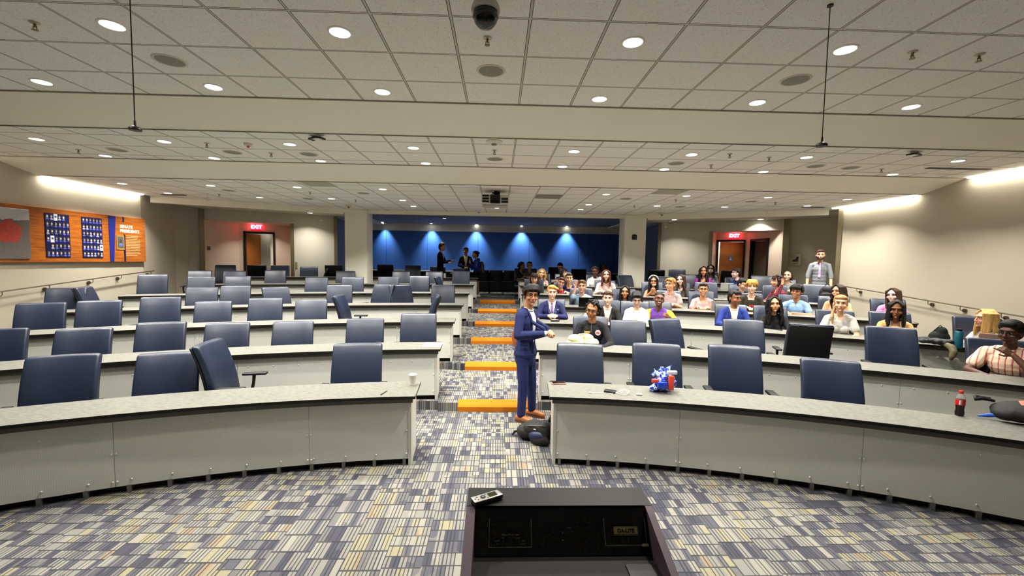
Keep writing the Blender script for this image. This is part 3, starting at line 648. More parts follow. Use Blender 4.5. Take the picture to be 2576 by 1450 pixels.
# ---------------------------------------------------------------- wood display panel on the side wall
t = NT('panel_wood'); g = t.noise(t.coord('Object', (1, .8, 10)), 4, 5, .6)
t.base(t.ramp(g[0], [(.3, lin((134, 68, 14))), (.5, lin((168, 92, 24))), (.7, lin((190, 112, 40)))])); t.set(.35); PWOOD = t.m
dp = thing('display_panel', 'long orange wood display panel with portraits and lettering on the wall', 'wall display', (-8.9, 8.7, 2.435))
def yz(y, z): return (0.0, y-8.7, z-2.435)
MB().rbox(.035, 2.32, .53, .006, 3, c=(.035, yz(8.65, 0)[1], 0)).build('backboard', PWOOD, dp)
def pl(name, mat, y0, y1, z0, z1, th=.012, x=.07): return MB().box(x, x+th, y0-8.7, y1-8.7, z0-2.435, z1-2.435).build(name, mat, dp)
t = NT('framed_photo'); x, y, z = t.sep(t.coord('Object')); nz = t.noise(t.coord('Object'), 9, 5); n2 = t.noise(t.coord('Object'), 30, 3)
yy = t.math('ADD', y, .72); zz = t.math('ADD', z, .0)
rr = t.math('ADD', t.math('POWER', t.math('DIVIDE', yy, .2), 2.0), t.math('POWER', t.math('DIVIDE', t.math('ADD', zz, -.02), .21), 2.0))
blob = t.math('LESS_THAN', t.math('ADD', rr, t.math('MULTIPLY', t.math('SUBTRACT', nz[0], .5), 1.6)), 1.0)
wht = t.math('GREATER_THAN', t.math('ADD', z, t.math('MULTIPLY', nz[0], .12)), .30)
t.base(t.mix(blob, t.mix(wht, t.mix(n2[0], lin((92, 84, 78)), lin((128, 118, 110))), lin((196, 192, 190))), t.mix(n2[0], lin((150, 40, 30)), lin((206, 92, 72))))); t.set(.3)
ph = MB().rbox(.01, .36, .46, .009, 2, c=(.085, -.735, -.01)).build('photo_print', t.m, dp)
BLUE = M((26, 36, 128), .45); SUIT = M((34, 44, 120), .6); HAIRG = M((60, 52, 46), .7); FACEG = M((186, 170, 150), .6)
rnd = random.Random(5)
port = []
for c in range(5):
    fc = FACEG if c < 3 else M((216, 200, 182), .6)
    m = MB(); m.ball((0, 0, .012), (.006, .022, .03), 8, 0); m.ball((-.001, 0, .026), (.006, .025, .024), 8, 1); m.ball((0, 0, -.04), (.006, .034, .022), 8, 2)
    port.append(m)
pm = [m.build('portrait', [fc, HAIRG, M([(50, 60, 140), (70, 80, 170), (150, 150, 190), (40, 40, 70), (90, 90, 190)][k], .6)], dp, smooth='all') for k, (m, fc) in enumerate(zip(port, [FACEG, M((150, 132, 116), .6), M((200, 186, 168), .6), FACEG, M((224, 212, 196), .6)]))]
for k, (y0, y1) in enumerate(((8.61, 9.08), (9.34, 9.8))):
    pl('portrait_board', M((20, 22, 70), .4), y0, y1, 2.0, 2.865)
    for r in range(6):
        for c in range(6):
            if (k == 0 and (r, c) in ((0, 5), (4, 0), (0, 2), (3, 1))) or (k == 1 and (r, c) in ((4, 5),)):
                if (r, c) not in ((0, 5), (4, 0)):
                    q = pl('name_card', M((224, 226, 234), .5), y0+(c+.5)*(y1-y0)/6-.036, y0+(c+.5)*(y1-y0)/6+.036, 2.865-(r+.5)*.144-.065, 2.865-(r+.5)*.144+.068, .004, .083)
                    pl('card_mark', M((60, 66, 130), .5), y0+(c+.5)*(y1-y0)/6-.018, y0+(c+.5)*(y1-y0)/6+.018, 2.865-(r+.5)*.144-.005, 2.865-(r+.5)*.144+.03, .002, .087)
                continue
            if len([1 for _ in dp.children if _.name.startswith('portrait')]) < 5: pass
            src = pm[rnd.randrange(5)]
            o = src if src.location.length == 0 else src.copy()
            if o is not src: COL.objects.link(o); o.parent = dp
            o.location = (.084, y0+(c+.5)*(y1-y0)/6-8.7, 2.865-(r+.5)*.144-2.435)
m = MB(); m.add([(.071+dx, y-8.7, z-2.435) for dx in (0, .01) for y, z in ((9.97, 2.955), (10.15, 2.955), (10.07, 1.915), (9.98, 1.915))], [(0, 1, 2, 3), (7, 6, 5, 4), (0, 4, 5, 1), (1, 5, 6, 2), (2, 6, 7, 3), (3, 7, 4, 0)]); m.build('blue_ribbon', BLUE, dp)
pl('navy_bar', M((24, 24, 60), .5), 10.34, 10.375, 2.84, 2.955, .008); pl('navy_bar', M((24, 24, 60), .5), 10.345, 10.385, 1.915, 2.55, .008)
fr = pl('small_frame', M((150, 118, 60), .4), 10.15, 10.35, 2.19, 2.53, .014)
MB().box(.084, .087, 10.18-8.7, 10.32-8.7, 2.24-2.435, 2.49-2.435).build('portrait_print', M((88, 84, 80), .5), fr)
MB().ball((.087, 10.25-8.7, 2.39-2.435), (.004, .03, .042), 10).build('portrait_face', M((60, 54, 50), .6), fr, smooth=True); MB().ball((.087, 10.25-8.7, 2.30-2.435), (.004, .055, .035), 10).build('portrait_suit', M((90, 110, 170), .6), fr, smooth=True)
CREAM = M((240, 228, 206), .5)
BASE_ = Matrix(((0, 0, 1, .071), (1, 0, 0, 0), (0, 1, 0, 0), (0, 0, 0, 1)))
def ptext(s, size, y, z, sx=1.0, mat=CREAM):
    return text(s, size, mat, dp, Matrix.Translation((0, y-8.7, z-2.435)) @ BASE_, sx=sx, bold=.004)
ptext('SENATE', .098, 10.26, 2.70, 1.0); ptext('PRESIDENTS', .098, 10.26, 2.60, 1.0)
for k in range(13):
    wdt = [.34, .33, .3, .4, .4, .39, .4, .38, .4, .39, .36, .4, .3][k]
    pl('text_line', M((226, 176, 120), .6), 10.41, 10.41+wdt, 2.53-.0385*k-.013, 2.53-.0385*k, .002)
# ---------------------------------------------------------------- handrails
RAIL = M((120, 110, 92), .35, .8)
def rail(x, s, pts, label, ends):
    h = thing('handrail', label, 'handrail')
    MB().tube([(x, y, z) for y, z in pts], .012, 8).build('rail_bar', RAIL, h, smooth=True)
    for y, z in ends:
        b = MB().tube([(x, y, z), (x, y, z-.06), (x+s*.02, y, z-.085), (x+s*.1, y, z-.085)], .007, 6); b.build('bracket', RAIL, h)
        MB().cyl((x+s*.075, y, z-.085), (x+s*.11, y, z-.085), .034, n=16).build('wall_rose', M((96, 86, 70), .35, .8), h)
rail(-8.79, -1, [(6.2, 1.25), (7.76, 1.385), (9.41, 1.53), (10.03, 1.585), (11.15, 1.675)], 'thin steel handrail sloping along the wall under the display panel', [(6.9, 1.31), (7.8, 1.39), (8.6, 1.46), (9.5, 1.54), (10.2, 1.60), (11.05, 1.668)])
rail(8.61, 1, [(5.9, 1.23), (6.63, 1.295), (7.77, 1.38), (9.3, 1.5), (10.5, 1.59)], 'thin steel handrail sloping along the bare side wall', [(6.35, 1.27), (6.95, 1.32), (7.6, 1.37), (8.2, 1.42), (8.95, 1.475), (9.9, 1.545)])
# ---------------------------------------------------------------- exit signs
RED = emit((255, 30, 60), 3.2); RLET = emit((255, 200, 205), 4.0)
def exit_sign(p, ang, label):
    e = thing('exit_sign', label, 'exit sign', p, ang)
    MB().rbox(.165, .03, .1, .01, 2).build('housing', RED, e)
    text('EXIT', .165, RLET, e, Matrix.Translation((0, -.034, -.058)) @ Matrix.Rotation(PI/2, 4, 'X'), align='CENTER', bold=.006)
    MB().box(-.17, .17, -.028, .03, -.125, -.105).build('base_lip', M((220, 60, 80), .4), e); MB().box(-.06, .06, -.02, .03, .1, .13).build('mount', M((190, 80, 90), .5), e)
    lamp('exit_glow', 'POINT', (p[0]-.0, p[1]-.25, p[2]+.0), 0.8, (1, .12, .12), size=.1)
exit_sign((*lp(*L, 1.40, 1.14), 3.12), math.atan2(LD.y, LD.x), 'red lit EXIT sign above the open door on the emptier side')
exit_sign((*lp(*R_, 2.41, 1.14), 3.11), math.atan2(RD.y, RD.x), 'red lit EXIT sign above the door on the crowded side')
for _t, _F in ((1.6, L), (2.3, R_)): lamp('niche_fill', 'AREA', (*lp(*_F, _t, .55), 3.2), 9, size=.15, spread=SPREAD)  # unseen lamps added in both niches to brighten the doors
# small wall fittings
o = thing('wall_speaker', 'small black wall speaker on the pillar of the crowded side', 'speaker', (4.28, 13.34, 2.875))
MB().rbox(.07, .035, .075, .012, 2).build('cabinet', M((14, 13, 13), .5), o, smooth=True); MB().box(-.035, .035, -.038, -.034, -.03, .03).build('grille', M((70, 68, 66), .5), o); MB().box(-.05, .05, 0, .03, .07, .095).build('bracket', M((14, 13, 13), .5), o)
def plate(A, D, N, t_, z, w, h, name, label, col, off=-.006):
    x, y = lp(A, D, N, t_, off); o = tag(MB().rbox(w, .006, h, .003, 1).build(name, M(col, .5)), label, 'wall plate'); o.location = (x, y, z); o.rotation_euler = (0, 0, math.atan2(D.y, D.x)); return o
pf = plate(*L, 2.62, 1.80, .03, .11, 'light_switch', 'tall light switch plate on the pale back wall beside the left niche', (150, 140, 110)); pf['label'] = 'tall light switch plate on the pale back wall near the open door'
sd_ = Vector((*lp(*L, .87, 1.2), 0))-Vector((*lp(*L, .06, .12), 0))
o = plate(Vector((*lp(*L, .06, .12), 0)), sd_.normalized(), Vector((0, 0, 0)), .12, 2.32, .06, .06, 'room_sign', 'small dark room sign on the niche wall tinted by exit glow', (96, 84, 84), 0)
# boot poster on the recessed wall
bp = thing('poster', 'framed poster with a dark boot, on the wall behind the standing man', 'poster', (9.46, 13.255, 2.25), -.605)
MB().rbox(.135, .012, .19, .006, 1, c=(0, -.02, 0)).build('frame', M((190, 182, 160), .5), bp)
MB().prism([(-.09, -.055), (.06, -.055), (.075, .1), (.01, .1), (.0, .03), (-.09, -.01)], 0, .004).build('boot_print', M((52, 44, 40), .6), bp).matrix_local = Matrix.Translation((0, -.034, 0)) @ Matrix.Rotation(PI/2, 4, 'X')
MB().box(-.09, .05, -.035, -.032, -.11, -.1).box(-.09, .07, -.035, -.032, -.14, -.128).build('caption_line', M((120, 114, 100), .6), bp)
# ---------------------------------------------------------------- counter along the blue wall and stools
ct = thing('wall_counter', 'long pale counter shelf running along the blue wall', 'counter')
MB().box(-5.95, 5.95, 18.1, 18.54, 1.555, 1.6).build('counter_top', M((150, 146, 134), .5), ct); MB().box(-5.95, 5.95, 18.3, 18.54, .72, 1.5).build('base_panel', M((24, 22, 22), .7), ct)
for x in (-4, -2, 0, 2, 4): MB().box(x-.03, x+.03, 18.12, 18.54, 1.48, 1.555).build('bracket', M((170, 166, 150), .5), ct)
st = thing('wire_chair', 'x', 'chair', group='black wire-leg chairs by the counter')
BLK = M((16, 15, 16), .45)
MB().rbox(.24, .23, .012, .01, 3, c=(0, 0, .45)).build('seat', BLK, st, smooth=True)
MB().rbox(.24, .012, .2, .012, 4, c=(0, -.24, .68), fn=lambda p: (p.x, p.y-.06*(1-(p.x/.24)**2)+.05, p.z)).build('backrest', BLK, st, smooth=True)
for sx in (-1, 1):
    MB().tube([(.2*sx, -.25, .6), (.21*sx, -.22, .42), (.23*sx, -.26, .02), (.23*sx, .22, .02), (.21*sx, .2, .43)], .009, 6).build('leg_frame', M((60, 56, 52), .3, .8), st)
for i, (x, y) in enumerate(((-.62, 17.2), (-.08, 17.25), (.46, 17.2))):
    lab = 'black wire-leg chair at the far counter beyond the aisle, %s' % ['closest to the standing group', 'middle of three', 'closest to the crowded desks'][i]
    if i == 0: st.location = (x, y, .72); st['label'] = lab; st.scale = (1.1, 1.1, 1.1)
    else: dup(st, (x, y, .72), .1*i-.1, lab).scale = (1.1, 1.1, 1.1)
# ---------------------------------------------------------------- conference chairs
t = NT('navy_leather'); nz = t.noise(t.coord('Object'), 130, 3); big = t.noise(t.coord('Object'), 5, 3)
t.base(t.mix(big[0], lin((24, 33, 52)), lin((31, 42, 64)))); t.set(.40, 0, .6); t.bump(t.math('ADD', nz[0], t.math('MULTIPLY', big[0], 1.5)), .12, .006); LEATHER = t.m
CBLK = M((18, 18, 20), .5)
def make_chair():
    c = thing('conference_chair', 'x', 'chair')
    def bend(p):
        w = 1.0-.035*((p.z+.30)/.6)                     # slightly narrower at the top
        return (p.x*w, p.y-.035*(p.x/.28)**2+.03*((p.z)/.3)**2+.16*(p.z+.3)/.6*1.0, p.z)
    MB().rbox(.285, .04, .31, .028, 5, c=(0, .17, .77), fn=bend).build('backrest', LEATHER, c, smooth='all')
    MB().rbox(.275, .014, .295, .012, 5, c=(0, .222, .768), fn=bend).build('back_shell', CBLK, c, smooth='all')
    MB().rbox(.26, .25, .045, .035, 4, c=(0, 0, .46), fn=lambda p: (p.x, p.y, p.z-.02*(p.y < -.15))).build('seat', LEATHER, c, smooth='all')
    for sx in (-1, 1):
        m = MB().rbox(.042, .13, .014, .012, 3, c=(.315*sx, -.01, .665)).tube([(.315*sx, .0, .655), (.318*sx, .01, .56), (.3*sx, .03, .455)], [.02, .017, .02], 8).box(min(.2*sx, .32*sx), max(.2*sx, .32*sx), -.02, .06, .425, .445)
        m.build('armrest', CBLK, c, smooth=True)
    MB().cyl((0, 0, .1), (0, 0, .42), .028).build('gas_column', CBLK, c)
    m = MB()
    for k in range(5):
        a = 2*PI*k/5; x, y = .29*math.cos(a), .29*math.sin(a)
        m.tube([(0, 0, .12), (x*.5, y*.5, .1), (x, y, .075)], [.028, .022, .016], 6); m.cyl((x-.02, y, .03), (x+.02, y, .03), .03, n=10)
    m.build('base', CBLK, c, smooth=True)
    return c
chair0 = make_chair(); _used = False
_cnt = {}
_rows = {}
for c in CHAIRS: _rows.setdefault((c[0], c[1] > 0), []).append(c)
for k_, (x_, y_, z_, f_) in PEOPLE.items():            # everybody seated has a chair behind them
    if k_ in ('P1', 'P2', 'P3', 'P36', 'MAIN'): continue
    d_ = Vector((x_-CX0, y_-CY0)); q_ = d_.normalized()*(d_.length+.30)
    _rows.setdefault((int(round(f_/RISE))+1, True), []).append((int(round(f_/RISE))+1, q_.x+CX0, q_.y+CY0, 1.08, 'o'))
YAW = {'o': 0, 'f': 0, 'b': 180, 'R': 84, 'L': -84, 'r': 32, 'l': -32}
for (n, crowd), lst in sorted(_rows.items()):
    lst = sorted(lst, key=lambda c: abs(c[1]))
    for i, (row, X, Y, zt, kind) in enumerate(lst):
        ang = math.atan2(X-CX0, Y-CY0)
        base = -ang*.92
        yaw = base+math.radians(YAW[kind])
        sc = zt/1.08
        # seat centre so that the top of the backrest lands at (X, Y)
        off = .29
        x = X-off*(-math.sin(yaw)); y = Y-off*math.cos(yaw)
        if kind in 'RL': x, y = X-off*.75*(-math.sin(yaw)), Y-off*.75*math.cos(yaw)
        how = {'o': ' with someone in it', 'f': '', 'b': ' seen from its black back', 'R': ' turned sideways to the aisle', 'L': ' turned sideways to the wall', 'r': ' half turned to the aisle', 'l': ' half turned to the wall'}[kind]
        if crowd and kind in 'rRlL': how = how.replace('aisle', 'A').replace('wall', 'aisle').replace('A', 'wall')
        lab = 'navy chair%s, %s from the aisle, %s row, %s side' % (how, ORD[i], ROWN[n-1], 'crowded' if crowd else 'emptier')
        grp = 'navy leather chairs behind the desks'
        if not _used:
            o = chair0; _used = True; o.location = (x, y, (n-1)*RISE); o.rotation_euler = (0, 0, yaw); o['label'] = lab; o['group'] = grp
        else: o = dup(chair0, (x, y, (n-1)*RISE), yaw, lab, grp)
        o.scale = (1, 1, sc)
# ---------------------------------------------------------------- people
def cap_mesh(m, p0, p1, r0, r1=None, n=10):
    r1 = r0 if r1 is None else r1; p0 = Vector(p0); p1 = Vector(p1); d = p1-p0; L = d.length
    z = d.normalized() if L > 1e-6 else Vector((0, 0, 1)); x = z.orthogonal().normalized(); y = z.cross(x); rings = []
    for k in range(1, 4):
        a = PI/2*k/3; rings.append((p0-z*r0*math.cos(a), r0*math.sin(a)))
    for k in range(3):
        a = PI/2*k/3; rings.append((p1+z*r1*math.sin(a), r1*math.cos(a)))
    vs = [p0-z*r0]+[p+r*(math.cos(2*PI*j/n)*x+math.sin(2*PI*j/n)*y) for p, r in rings for j in range(n)]+[p1+z*r1]
    fs = [(0, 1+(j+1) % n, 1+j) for j in range(n)]
    for i in range(5): fs += [(1+i*n+j, 1+i*n+(j+1) % n, 1+(i+1)*n+(j+1) % n, 1+(i+1)*n+j) for j in range(n)]
    e = 1+6*n; fs += [(1+5*n+j, 1+5*n+(j+1) % n, e) for j in range(n)]
    m.add(vs, fs)
ZSK = .212
class Blob:
    """a soft body: tapered capsules and ellipsoids merged into one continuous skin"""
    def __init__(s): s.m = MB()
    def cap(s, p0, p1, r0, r1=None, n=10): cap_mesh(s.m, p0, p1, r0, r1, n); return s
    def ell(s, c, r, mtx=None, n=14): s.m.ball(c, r, n, mtx=mtx); return s
    def chain(s, pts, rs, n=10):
        for a, b, r0, r1 in zip(pts[:-1], pts[1:], rs[:-1], rs[1:]): s.cap(a, b, r0, r1, n)
        return s
    def skin(s, voxel, smooth=3):
        me = bpy.data.meshes.new('tmp'); me.from_pydata(s.m.v, [], s.m.f); o = bpy.data.objects.new('tmp', me); COL.objects.link(o)
        r = o.modifiers.new('r', 'REMESH'); r.mode = 'VOXEL'; r.voxel_size = voxel
        if smooth: k = o.modifiers.new('s', 'SMOOTH'); k.factor = .5; k.iterations = smooth
        dg = bpy.context.evaluated_depsgraph_get(); out = bpy.data.meshes.new_from_object(o.evaluated_get(dg))
        bpy.data.objects.remove(o); bpy.data.meshes.remove(me)
        nv = len(out.vertices); v = np.empty(nv*3, np.float32); out.vertices.foreach_get('co', v); v = v.reshape(-1, 3)
        lt = np.empty(len(out.polygons), np.int32); out.polygons.foreach_get('loop_total', lt)
        lv = np.empty(len(out.loops), np.int32); out.loops.foreach_get('vertex_index', lv)
        bpy.data.meshes.remove(out)
        if (lt == 4).all(): f = lv.reshape(-1, 4)
        else:
            f = []; i = 0
            for k in lt: f.append(tuple(lv[i:i+k])+((lv[i+k-1],) if k == 3 else ())); i += k
            f = np.array([q[:4] for q in f])
        return v, f
def np_obj(name, parts, mat, parent=None, keep=None):
    """join (verts, faces) arrays into one smooth mesh object"""
    V = []; F = []; o = 0
    for v, f in parts: V.append(v); F.append(f+o); o += len(v)
    V = np.concatenate(V); F = np.concatenate(F)
    if keep is not None: F = F[keep]
    if len(F) == 0: return None
    used = np.unique(F); remap = np.full(len(V), -1, np.int64); remap[used] = np.arange(len(used)); V = V[used]; F = remap[F]
    me = bpy.data.meshes.new(name); me.from_pydata(V.tolist(), [], F.tolist()); me.validate()
    me.polygons.foreach_set('use_smooth', [True]*len(me.polygons)); me.materials.append(mat); me.update()
    ob = bpy.data.objects.new(name, me); COL.objects.link(ob)
    if parent: ob.parent = parent
    return ob
def skin_mat(rgb):
    key = ('skin', rgb)
    if key in MATS: return MATS[key]
    t = NT('skin'); c = lin(rgb); nz = t.noise(t.coord('Object'), 24, 4); t.base(t.mix(nz[0], tuple(v*.9 for v in c), tuple(min(1, v*1.08) for v in c)))
    t.set(.5, 0, .4); t.b.inputs['Subsurface Weight'].default_value = .06; t.b.inputs['Subsurface Radius'].default_value = (.02, .008, .004); t.b.inputs['Subsurface Scale'].default_value = .3
    MATS[key] = t.m; return t.m
def hair_mat(rgb):
    key = ('hair', rgb)
    if key in MATS: return MATS[key]
    t = NT('hair'); c = lin(rgb); nz = t.noise(t.coord('Object', (1, 1, .18)), 130, 3, .6); t.base(t.mix(nz[0], tuple(v*.5 for v in c), tuple(min(1, v*1.5+.004) for v in c)))
    t.set(.55, 0, .22); t.bump(nz[0], .6, .005); MATS[key] = t.m; return t.m
def cloth(rgb, pattern=None, c2=None):
    key = ('cloth', rgb, pattern, c2)
    if key in MATS: return MATS[key]
    t = NT('cloth'); c = lin(rgb); nz = t.noise(t.coord('Object'), 14, 3); fine = t.noise(t.coord('Object'), 320, 2)
    col = t.mix(nz[0], tuple(v*.86 for v in c), tuple(min(1, v*1.1) for v in c))
    if pattern:
        x, y, z = t.sep(t.coord('Object'))
        if pattern == 'stripe':
            wob = t.math('MULTIPLY', nz[0], .02); u = t.math('FRACT', t.math('MULTIPLY', t.math('ADD', x, wob), 18.0)); col = t.mix(t.math('LESS_THAN', u, .22), col, lin(c2))
        else:
            u = t.math('LESS_THAN', t.math('FRACT', t.math('MULTIPLY', x, 20.0)), .4); v = t.math('LESS_THAN', t.math('FRACT', t.math('MULTIPLY', z, 20.0)), .4)
            col = t.mix(t.math('MULTIPLY', t.math('ADD', u, v), .45), col, lin(c2))
    t.base(col); t.set(.85, 0, .25); t.bump(t.math('ADD', t.math('MULTIPLY', nz[0], 3.0), fine[0]), .35, .008); MATS[key] = t.m; return t.m
EYEW = M((236, 232, 226), .15); IRIS = M((34, 22, 16), .1); LIPM = {}
def frame(fwd, up=(0, 0, 1)):
    f = Vector(fwd).normalized(); u = Vector(up); s = f.cross(u)
    if s.length < 1e-4: s = f.orthogonal()
    s.normalize(); u = s.cross(f); return f, s, u
def hand(b, wrist, fwd, up, curl=.5, side=1, spread=.12, thumb=.8, only=None, s=1.0):
    """palm, four unequal bent fingers and a thumb; fwd = finger direction, up = back of the hand, side=+1 puts the thumb on s"""
    f, sd, u = frame(fwd, up); w = Vector(wrist); s *= 1.0
    pc = w+f*.05*s
    for k in (-1.0, -.34, .34, 1.0): b.cap(w+f*.012*s+sd*k*.016*s, w+f*.088*s+sd*k*.03*s, .0135*s, .0125*s, 8)
    for i, (k, L) in enumerate(((1.0, .072), (.34, .082), (-.34, .076), (-1.0, .058))):
        k *= side; base = w+f*.09*s+sd*k*.029*s; c = curl if only is None else (curl if i not in only else .08)
        d = (f+sd*k*spread).normalized(); p = base; ang = c*.5
        for seg, rr in ((.45, .0098), (.32, .0088), (.27, .0078)):
            dd = d*math.cos(ang)-u*math.sin(ang); q = p+dd*L*seg*s; b.cap(p, q, rr*s, rr*.94*s, 8); p = q; ang += c*1.15
    tb = w+f*.025*s+sd*side*.026*s-u*.006*s; d1 = (f*.75+sd*side*thumb-u*.25).normalized(); q = tb+d1*.042*s
    d2 = (f*1.0+sd*side*(thumb*.4)-u*.2*curl).normalized()
    b.cap(tb, q, .0135*s, .011*s, 8); b.cap(q, q+d2*.032*s, .0108*s, .009*s, 8)
def make_head(b, T, jaw=1.0, fem=False):
    def E(c, r): b.ell((0, 0, 0), r, T @ Matrix.Translation(c), 16)
    def Cp(a, c, r0, r1): b.cap(T @ Vector(a), T @ Vector(c), r0, r1, 8)
    E((0, .012, .03), (.077, .096, .09)); E((0, -.018, -.03), (.066*jaw, .076, .082)); E((0, -.038, -.075), (.043*jaw, .05, .042))
    Cp((0, -.083, -.098), (0, -.085, -.1), .018, .018)                       # chin
    E((0, -.072, .035), (.056, .026, .02))                                    # brow
    for s in (-1, 1):
        E((.042*s, -.068, -.03), (.024, .022, .022))                          # cheek
        E((.079*s, .008, -.012), (.009, .019, .031))                          # ear
    Cp((0, -.092, .015), (0, -.11, -.026), .009, .0135); E((0, -.104, -.034), (.0185, .013, .0105))  # nose
    E((0, -.086, -.062), (.026, .013, .017))                                  # mouth mound
HAIRS = {}
def hair_blob(style, T, H, rnd, floor_drop=.24):
    b = Blob()
    def E(c, r): b.ell((0, 0, 0), r, T @ Matrix.Translation(c), 16)
    def Cp(pts, rs): b.chain([T @ Vector(p) for p in pts], rs, 9)
    E((0, .03, .052), (.087, .086, .082)); E((0, .058, .0), (.078, .06, .09))
    for s in (-1, 1): E((.068*s, .025, .04), (.02, .05, .055))
    if style in ('short', 'side', 'quiff'):
        E((0, -.045, .1), (.066, .045, .03))
        for k in range(26):
            a = rnd.uniform(-1, 1); p = Vector((a*.07, rnd.uniform(-.085, .03), .105+rnd.uniform(-.012, .012)-.03*a*a))
            q = p+Vector((rnd.uniform(-.02, .02)+(.03 if style == 'side' else 0), -.02, -.012 if style != 'quiff' else .014)); Cp([p, q], [.013, .007])
    if style in ('fringe', 'swept'):
        lo = .036 if style == 'fringe' else .058
        for k in range(30):
            a = -1+2*k/29; j = rnd.uniform(-.014, .014); h = rnd.uniform(.0, .014)
            Cp([(a*.055+.01, .0, .118+h*.6), (a*.07, -.055, .112-.02*a*a+h), (a*.078+j, -.094+.032*a*a, .078-.012*a*a+h*.5), (a*.08+j*1.6-.012, -.1+.04*a*a, lo+rnd.uniform(-.012, .016))], [.02, .019, .013, .004])
        for s in (-1, 1):
            for k in range(6): Cp([(.07*s, -.03+.018*k, .09), (.087*s, -.035+.018*k, .04), (.084*s, -.03+.018*k, .0+rnd.uniform(-.012, .008))], [.018, .016, .006])
        if style == 'swept': E((0, -.005, .108), (.074, .075, .036))
    if style == 'tied':
        E((0, -.022, .082), (.078, .07, .044)); E((0, .1, -.02), (.05, .05, .06))
        for s in (-1, 1):
            for k in range(7): Cp([(.006*s, -.075+.012*k, .112), (.05*s, -.072+.012*k, .095), (.084*s, -.045+.012*k, .03), (.085*s, -.01+.01*k, -.05)], [.012, .02, .022, .016])
    if style in ('curly', 'shag', 'messy'):
        for k in range(90 if style != 'shag' else 110):
            u = rnd.uniform(-PI, PI); v = rnd.uniform(-.35 if style == 'curly' else -.6, 1.4)
            d = Vector((math.sin(u)*math.cos(v), math.cos(u)*math.cos(v)*1.05, math.sin(v)))
            if d.y < -.35 and d.z < .55: continue
            c = Vector((0, .018, .034))+Vector((d.x*.096, d.y*.104, d.z*.102)); r = rnd.uniform(.015, .026)
            Cp([c, c+Vector((rnd.uniform(-.02, .02), rnd.uniform(-.02, .015), rnd.uniform(-.02, .02)))], [r, r*.7])
        if style != 'curly':
            for k in range(16):
                a = -1+2*k/15; Cp([(a*.06, -.06, .11), (a*.075+rnd.uniform(-.02, .02), -.09+.03*a*a, .07), (a*.078+rnd.uniform(-.03, .03), -.094+.035*a*a, .045)], [.018, .013, .007])
        if style == 'shag':
            for s in (-1, 1):
                for k in range(6): Cp([(.07*s, .0-.01*k+.04, .06), (.088*s, -.005*k+.03, -.02), (.085*s+rnd.uniform(-.02, .02), -.012*k+.03, -.1+rnd.uniform(-.02, .02))], [.024, .022, .01])
            E((0, .07, -.06), (.075, .04, .08))
    if style == 'afro':
        E((0, .02, .062), (.096, .094, .086)); E((0, -.05, .098), (.062, .035, .032))
    if style in ('long', 'wavy', 'blondcurl', 'straight'):
        drop = {'long': .27, 'wavy': .33, 'blondcurl': .2, 'straight': .24}[style]; wv = {'long': .004, 'wavy': .02, 'blondcurl': .026, 'straight': .002}[style]; ow = .006 if style == 'straight' else .018
        for s in (-1, 1):
            for k in range(9):
                y0 = -.052+.016*k; x0 = .06+.022*min(1, k/3); out = ow if style != 'blondcurl' else .045
                pts = [(.008*s, -.045+.014*k, .124), (x0*s, y0-.008, .07)]
                n = 5
                for j in range(1, n+1):
                    f = j/n; pts.append(((x0+out*f+rnd.uniform(-wv, wv))*s, y0+.012*f-(.03*f if k < 5 and style != 'blondcurl' else 0)+rnd.uniform(-wv, wv), .06-drop*f-.05*f*(k < 4)))
                Cp(pts, [.014, .019]+[.0185]*(n-1)+[.008])
        E((0, .07, -.07), (.074, .036, .12))
    if style in ('bun',):
        E((0, -.03, .083), (.076, .066, .042)); E((0, .115, .06), (.04, .04, .04))
    if style == 'pony':
        E((0, -.02, .085), (.074, .066, .038)); Cp([(0, .1, .05), (-.05, .11, -.05), (-.085, .05, -.15), (-.09, -.06, -.21), (-.08, -.085, -.3)], [.025, .026, .026, .022, .008])
    if style == 'receding':
        for s in (-1, 1):
            for k in range(6): Cp([(.07*s, .0+.014*k, .08), (.088*s, .01*k, .0), (.088*s, .01*k, -.1)], [.02, .022, .012])
        E((0, .07, -.03), (.08, .04, .1))
    return b
